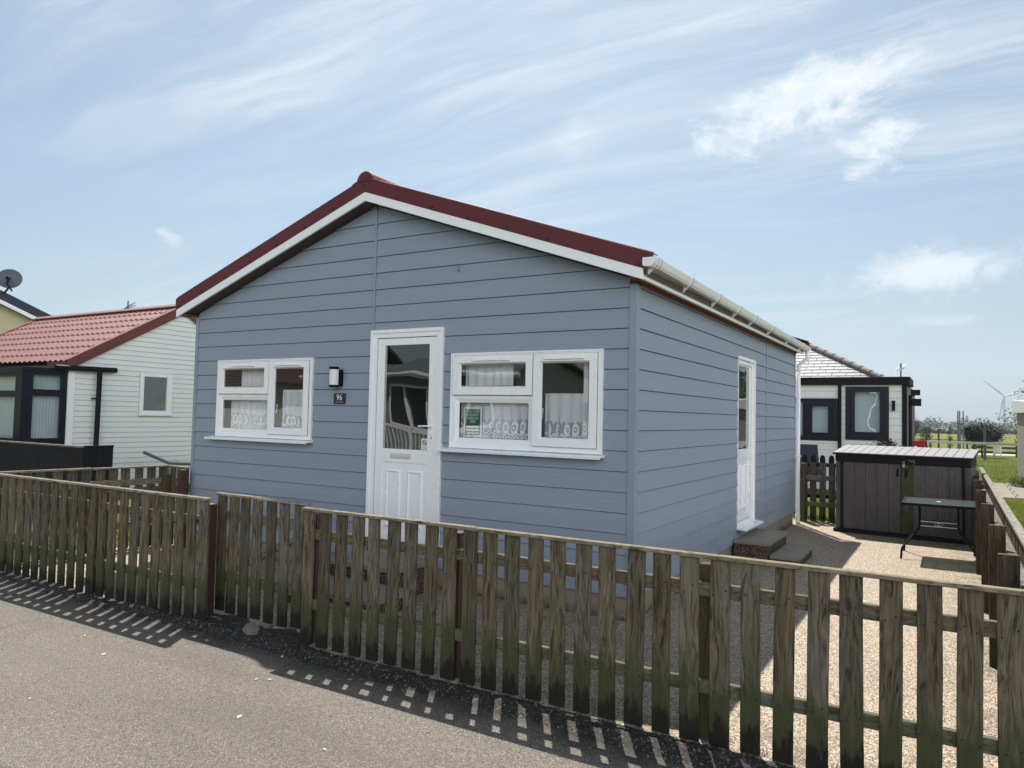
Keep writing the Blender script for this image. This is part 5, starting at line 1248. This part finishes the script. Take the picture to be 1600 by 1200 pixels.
w1 = empty('weeds', (3.55, 17.6, 0), 'leafy weeds growing at the foot of the pebbledash garage', 'weeds'); crown('foliage', w1, (3.72, 18.6, .12), (.22, .35, .12), 18, 900, .03, M_leaf, 51, .06)
# distant hedges and trees
r_ = random.Random(5); mb = MB()
pts = []
for k in range(420):
    yy = r_.uniform(420, 560); xx = r_.uniform(-120, 160); hh = r_.uniform(1.5, 4.5)*(1.0 if r_.random() < .8 else 1.7)
    for q in range(60): a_ = r_.uniform(0, 6.28); q_ = r_.random()**.5; pts.append((xx+2.6*q_*math.cos(a_)*(1+.3*r_.random()), yy+r_.gauss(0, 2), hh*(.45+.55*q_*math.sin(a_))))
leaves(mb, pts, .55, r_, .8)
tag(mb.build('tree_line', M_leaffar), 'hazy line of distant trees and hedges on the flat horizon', 'tree line', kind='stuff')
mb = MB(); pts = []
for k in range(300):
    xx = r_.uniform(-40, 70); yy = 180+r_.uniform(-3, 3)
    for q in range(16): pts.append((xx+r_.gauss(0, 1.2), yy+r_.gauss(0, .6), abs(r_.gauss(0, .4))*.9))
leaves(mb, pts, .4, r_, .8); tag(mb.build('hedge', M_leaffar), 'low far hedge running across the field', 'hedge', kind='stuff')
# lawn blades
mb = MB(); r_ = random.Random(8)
def blade(x, y, h, z=-.012):
    a = r_.uniform(0, 6.28); w_ = h*.11; lx, ly = r_.gauss(0, h*.35), r_.gauss(0, h*.35)
    mb.poly([(x-w_*math.cos(a), y-w_*math.sin(a), z), (x+w_*math.cos(a), y+w_*math.sin(a), z), (x+lx, y+ly, z+h)])
for k in range(42000):
    u = r_.random(); y = 8.9+29*u**1.6; x = r_.uniform(1.9+.02*y, 3.4+.075*y)
    if 14.6 < y < 19.8 and x > 2.8: continue
    blade(x, y, r_.uniform(.02, .055))
for k in range(9000): blade(r_.uniform(2.66, 4.6), r_.uniform(2, 14), r_.uniform(.02, .05))
for k in range(9000): blade(r_.uniform(-.4, 2.6), r_.uniform(7.7, 12.5), r_.uniform(.02, .05))
for k in range(9000): blade(r_.uniform(-9.5, -6.25), r_.uniform(-1.6, 3), r_.uniform(.03, .07))
tag(mb.build('grass', M_blade), 'short mown grass of the lawns around the cottage', 'grass', kind='stuff')
for k in range(1): pass
mb = MB()
for k in range(120):                                     # grass tufts at fence feet
    x = r_.uniform(-5.9, 2.5); y = -1.83+r_.uniform(-.03, .04); h = r_.uniform(.015, .05)
    for q in range(5):
        a = r_.uniform(0, 6.28); xx, yy = x+r_.gauss(0, .012), y+r_.gauss(0, .012); mb.poly([(xx-.002, yy, .0), (xx+.002, yy, .0), (xx+r_.gauss(0, .015), yy+r_.gauss(0, .015), h)])
tag(mb.build('moss_tufts', M_leafm), 'small tufts of moss and grass along the foot of the lane fence', 'moss', kind='stuff')

mb = MB(); r_ = random.Random(77)
for k in range(1500):
    x = r_.uniform(.1, 2.5) if k % 3 else r_.uniform(-5.6, .1); y = r_.uniform(-1.8, 7.2) if x > .1 else r_.uniform(-1.8, -.1)
    if k % 4 == 0: x = (2.50 if x > .1 else x)-abs(r_.gauss(0, .05)); y = y if x > .1 else -1.78+abs(r_.gauss(0, .08))
    s_ = r_.uniform(.003, .0065); a = r_.uniform(0, 6.28); b4 = [(x+s_*math.cos(a+q*1.57)*r_.uniform(.7, 1.2), y+s_*math.sin(a+q*1.57), -.001) for q in range(4)]; tp = (x+s_*.2, y, s_*.9)
    for q in range(4): mb.poly([b4[q], b4[(q+1) % 4], tp])
tag(mb.build('pebbles', simple('loose_pebbles', (.33, .26, .19), .7, var=.5, scale=70)), 'loose tan pebbles scattered over the bound gravel patio', 'pebbles', kind='stuff')
mb = MB()
for k in range(160):
    j = k % 3
    x, y = ((.02+abs(r_.gauss(0, .01)), r_.uniform(.1, 6.8)) if j == 0 else (2.50+r_.gauss(0, .02), r_.uniform(-1.5, 6)) if j == 1 else (r_.uniform(-.1, 2.5), 7.38+r_.gauss(0, .03)))
    if j == 0 and r_.random() < .6: continue
    for q in range(7): h_ = r_.uniform(.02, .07); xx, yy = x+r_.gauss(0, .012), y+r_.gauss(0, .012); mb.poly([(xx-.003, yy, 0), (xx+.003, yy, 0), (xx+r_.gauss(0, .02), yy+r_.gauss(0, .02), h_)])
tag(mb.build('patio_weeds', M_leaf), 'small weeds and grass tufts growing along the patio edges', 'weeds', kind='stuff')

# ------------------------------------------------------------------ beyond the patio, right side
m = MB(); m.box(3.02, 3.9, 14.65, 19.6, -.011, .012); 
m = MB()
for k in range(9):
    for q in range(3): y = 14.7+k*.55; x = 2.98+q*.45+.06*(k % 2); m.box(x, x+.43, y, y+.53, -.012, .012+.004*((k*3+q) % 3))
tag(m.build('paving_slabs', M_conc, bevel=.01), kind='structure')
m = MB(); m.poly([(.5, 43.5, -.004), (14, 44.5, -.004), (14, 52.5, -.004), (.5, 50.5, -.004)]); tag(m.build('path', simple('pale_concrete_path', (0.36, 0.34, 0.31), .9)), kind='structure')
gr = empty('pebbledash_garage', (5.2, 22, 0), 'pebbledashed garage with pale roof edge at the right edge', 'garage')
m = MB(); m.box(4.02, 6.6, 18.4, 24.5, 0, 2.06); m.build('wall', M_pebd, gr)
m = MB(); m.hexa([(3.89, 18.3, 2.00), (6.7, 18.3, 2.00), (6.7, 24.6, 2.08), (3.89, 24.6, 2.08), (3.89, 18.3, 2.30), (6.7, 18.3, 2.30), (6.7, 24.6, 2.52), (3.89, 24.6, 2.52)]); m.build('roof', simple('weathered_pale_roof_edge', (.5, .5, .52), .7), gr, bevel=.01)
m = MB(); m.box(3.39, 3.50, 36, 36.1, 0, 1.50); tag(m.build('wooden_post', M_raily, loc=(3.45, 36, 0), bevel=.01), 'square wooden post standing on the far lawn before the dark bush', 'post')
gm = empty('metal_posts', (2.45, 34, 0), 'pair of tall grey metal channel posts joined by a bracket beyond the shed', 'metal post')
for a, b in ((2.315, 2.37), (2.385, 2.44), (2.53, 2.58)): m = MB(); m.box(a, b, 34, 34.08, 0, 2.29); m.build('post', M_galv, gm)
m = MB(); m.box(2.315, 2.46, 33.97, 34.0, 0, 1.75); m.box(2.44, 2.53, 34.0, 34.06, 1.62, 1.70); m.build('bracket', M_galv, gm)
m = MB(); m.box(1.22, 4.6, 30, 30.12, .865, .965); bar = tag(m.build('white_barrier', simple('weathered_white_rail', (.55, .56, .54), .7), loc=(2.8, 30, 0)), 'long pale horizontal barrier rail across the far lawn', 'barrier')
for xx in (1.3, 2.9, 4.4): m = MB(); m.box(xx, xx+.08, 30.121, 30.19, -.02, .9); m.build('post', M_raily, bar)
m = MB(); m.box(-6, 3.2, 55, 55.06, 1.02, 1.10); wf = tag(m.build('field_fence', M_post, loc=(-1, 55, 0)), 'simple post and rail field fence on the far side of the lawn', 'fence')
for k in range(6): m = MB(); xx = -5.7+k*1.72; m.box(xx, xx+.12, 55.061, 55.14, -.05, 1.18); m.build('post', M_post, wf)
m = MB(); m.box(-6, 3.2, 55, 55.06, .55, .61); m.build('rail', M_post, wf)
rb = empty('red_seat', (1.43, 16, 0), 'red plastic tub chair beyond the storage shed lid', 'tub')
m = MB(); m.hexa([(1.28, 15.9, .75), (1.56, 15.9, .75), (1.56, 16.2, .75), (1.28, 16.2, .75), (1.25, 15.85, 1.20), (1.56, 15.85, 1.24), (1.60, 16.25, 1.24), (1.25, 16.25, 1.20)]); m.build('tub', M_redplastic, rb, bevel=.02)
m = MB(); m.tube([(1.60, 16.0, .2), (1.62, 16.0, 1.02), (1.56, 16.0, 1.24)], .02, 8); m.tube([(1.30, 16.0, .0), (1.36, 16.0, .76)], .02, 8); m.tube([(1.55, 16.1, .0), (1.50, 16.1, .76)], .02, 8); m.build('frame', M_black, rb)
wt = MB(); wt.tube([(1.38, 14.2, .0), (1.40, 14.2, .85), (1.40, 14.2, 1.02), (1.37, 14.2, 1.10)], .13, 16, r2=.08); tag(wt.build('water_butt', M_upvc, loc=(1.38, 14.2, 0), smooth=True), 'white rounded drum beside the rear bungalow corner', 'drum')
# low timber barrier with pallet in front of the dark bush
lp = empty('timber_rail_fence', (4, 41, 0), 'dark low timber slat fence beside the dark bush', 'fence')
for z_ in (.15, .40, .62): m = MB(); m.box(3.0, 6.2, 42, 42.06, z_, z_+.12); m.build('rail', M_post, lp)
for xx in (3.05, 4.0, 5.0, 6.0): m = MB(); m.box(xx, xx+.1, 42.061, 42.15, -.02, .85); m.build('post', M_post, lp)
pa = empty('white_pallet', (4.15, 41.5, 0), 'small white slatted pallet standing against the dark timber fence', 'pallet')
for z_ in (.22, .40, .58, .74): m = MB(); m.box(3.98, 4.36, 41.5, 41.53, z_, z_+.11); m.build('slat', M_upvc, pa)
m = MB(); m.box(4.0, 4.05, 41.531, 41.6, .02, .85); m.box(4.30, 4.35, 41.531, 41.6, .02, .85); m.build('bearer', M_upvc, pa)
# turbine
tu = empty('wind_turbine', (58, 1150, 0), 'distant three bladed white wind turbine above the horizon', 'wind turbine')
hubz = 40.5; m = MB(); m.tube([(58, 1150, -1), (58, 1150, hubz)], 2.0, 14, r2=1.15); m.build('tower', M_turb, tu, smooth=True)
m = MB(); m.tube([(58, 1146, hubz), (58, 1144, hubz)], 1.6, 12, r2=.7); m.box(56.9, 59.1, 1146, 1154, hubz-1.2, hubz+1.4); m.build('nacelle', M_turb, tu, bevel=.3)
for ang in (138, 258, 18):
    a = R(ang); dv = Vector((math.cos(a), 0, math.sin(a))); pv_ = Vector((-math.sin(a), 0, math.cos(a))); m = MB(); hub = Vector((58, 1145, hubz)); L = 33
    prof = [(0, .7, .7), (3, .8, .8), (6, 1.0, 1.9), (14, .7, 1.3), (24, .45, .8), (L, .1, .2)]; rings = []
    for s_, f0, f1 in prof:
        c = hub+dv*s_; rings.append(len(m.v)); m.v += [tuple(c+pv_*f0), tuple(c+Vector((0, .35, 0))), tuple(c-pv_*f1), tuple(c-Vector((0, .35, 0)))]
    for a0, b0 in zip(rings, rings[1:]):
        for q in range(4): m.f.append((a0+q, a0+(q+1) % 4, b0+(q+1) % 4, b0+q)); m.m.append(0)
    m.build('blade', M_turb, tu, smooth=True)

# ------------------------------------------------------------------ across the lane (seen only in the window reflections)
mh = empty('mobile_home', (-10.8, -11.5, 0), 'pale mobile home with white veranda rail, reflected in the front door glass', 'mobile home')
m = MB(); m.box(-14.6, -7.4, -14.5, -10.8, .35, 2.75); m.prism([(-14.6, -14.5, 2.75), (-14.6, -10.8, 2.75), (-14.6, -12.65, 3.15)], (7.2, 0, 0)); m.build('wall', simple('sage_cladding', (.20, .22, .20), .6), mh)
m = MB()
for s in (-1, 1): m.hexa([(-14.9, -12.65, 3.2), (-7.1, -12.65, 3.2), (-7.1, -12.65+s*2.15, 2.74), (-14.9, -12.65+s*2.15, 2.74), (-14.9, -12.65, 3.27), (-7.1, -12.65, 3.27), (-7.1, -12.65+s*2.15, 2.81), (-14.9, -12.65+s*2.15, 2.81)])
m.build('roof', simple('slate_grey_sheet', (.10, .12, .13), .6), mh)
m = MB(); m.box(-14.9, -7.1, -10.52, -10.46, 2.62, 2.76); m.box(-14.9, -7.1, -10.45, -10.40, 2.70, 2.78); m.build('gutter', M_upvc, mh)
for a, b in ((-13.9, -12.7), (-11.6, -10.3), (-9.6, -8.2)):
    m = MB(); bars(m, lambda u, n, z: (u, -10.8+n, z), a, b, 1.25, 2.4, .07, .07, .07, .07, 0, .05); m.box((a+b)/2-.03, (a+b)/2+.03, -10.8, -10.75, 1.32, 2.33); f = m.build('window', M_upvc, mh)
    m = MB(); m.box(a+.07, b-.07, -10.81, -10.79, 1.32, 2.33); m.build('pane', simple('dark_glazing', (.01, .014, .016), .05), f)
m = MB(); m.box(-14.6, -7.4, -10.6, -9.2, .25, .35); m.build('deck', M_conc, mh)
m = MB(); m.box(-14.6, -7.4, -9.26, -9.2, 1.20, 1.28); m.box(-14.6, -7.4, -9.25, -9.21, .48, .54)
xx = -14.6
while xx < -7.4: m.box(xx, xx+.035, -9.245, -9.215, .54, 1.20); xx += .13
for xx in (-14.6, -12.2, -9.8, -7.48): m.box(xx, xx+.08, -9.27, -9.19, .0, 1.32)
m.build('veranda_rail', M_upvc, mh)
oh = empty('opposite_cottage', (-9.5, -24, 0), 'hip roofed cottage with red chimney across the lane, reflected in the right window', 'cottage')
m = MB(); m.box(-13.6, -10.6, -27, -24, 0, 2.2); m.build('wall', M_yellow, oh)
m = MB(); m.hexa([(-13.9, -27.3, 2.2), (-10.3, -27.3, 2.2), (-10.3, -23.7, 2.2), (-13.9, -23.7, 2.2), (-12.4, -26, 3.3), (-11.8, -26, 3.3), (-11.8, -25, 3.3), (-12.4, -25, 3.3)]); m.build('roof', M_tiles, oh)
m = MB(); m.box(-12.3, -11.8, -25.6, -25.2, 2.9, 4.5); m.tube([(-12.05, -25.4, 4.5), (-12.05, -25.4, 4.8)], .13, 10); m.build('chimney', simple('red_brick', (.30, .07, .04), .8), oh)
th = empty('tiled_house', (-20, -13, 0), 'brown tiled house across the lane, reflected in the left window', 'house')
m = MB(); m.box(-26, -15.5, -17, -12, 0, 2.5); m.build('wall', M_whitesid, th)
m = MB(); Nn = 16
for i in range(Nn):
    s0, s1 = i/Nn, (i+1)/Nn
    m.hexa([(-26.3, -11.6-3*s0, 2.45+2*s0), (-15.2, -11.6-3*s0, 2.45+2*s0), (-15.2, -11.6-3*s1, 2.45+2*s1-.03), (-26.3, -11.6-3*s1, 2.45+2*s1-.03), (-26.3, -11.6-3*s0, 2.52+2*s0), (-15.2, -11.6-3*s0, 2.52+2*s0), (-15.2, -11.6-3*s1, 2.47+2*s1), (-26.3, -11.6-3*s1, 2.47+2*s1)])
m.hexa([(-26.3, -14.6, 4.3), (-15.2, -14.6, 4.3), (-15.2, -17.4, 2.45), (-26.3, -17.4, 2.45), (-26.3, -14.6, 4.45), (-15.2, -14.6, 4.45), (-15.2, -17.4, 2.55), (-26.3, -17.4, 2.55)]); m.build('roof', simple('dark_brown_tiles', (.09, .06, .05), .8), th)

m = MB(); m.box(-700, 700, -120, 1400, -1.2, 95)
hzo = bpy.data.materials.new('summer_haze'); hzo.use_nodes = True; ht = NT(hzo.node_tree); ht.n.clear()
pv = ht.add('ShaderNodeVolumePrincipled', {'Color': (0.80, 0.88, 1.0, 1), 'Density': 0.0004, 'Anisotropy': 0.3}); ht.l.new(pv.outputs[0], ht.add('ShaderNodeOutputMaterial').inputs[1])
hz_o = m.build('haze', hzo); tag(hz_o, 'thin pale summer haze over the flat fields', 'haze', kind='stuff')
# ------------------------------------------------------------------ tidy + render settings
for o in bpy.data.objects:
    if '_o' in o: del o['_o']
S.render.engine = 'CYCLES'
S.cycles.max_bounces = 8; S.cycles.transparent_max_bounces = 12; S.cycles.diffuse_bounces = 4; S.cycles.glossy_bounces = 4
S.cycles.caustics_reflective = False; S.cycles.caustics_refractive = False
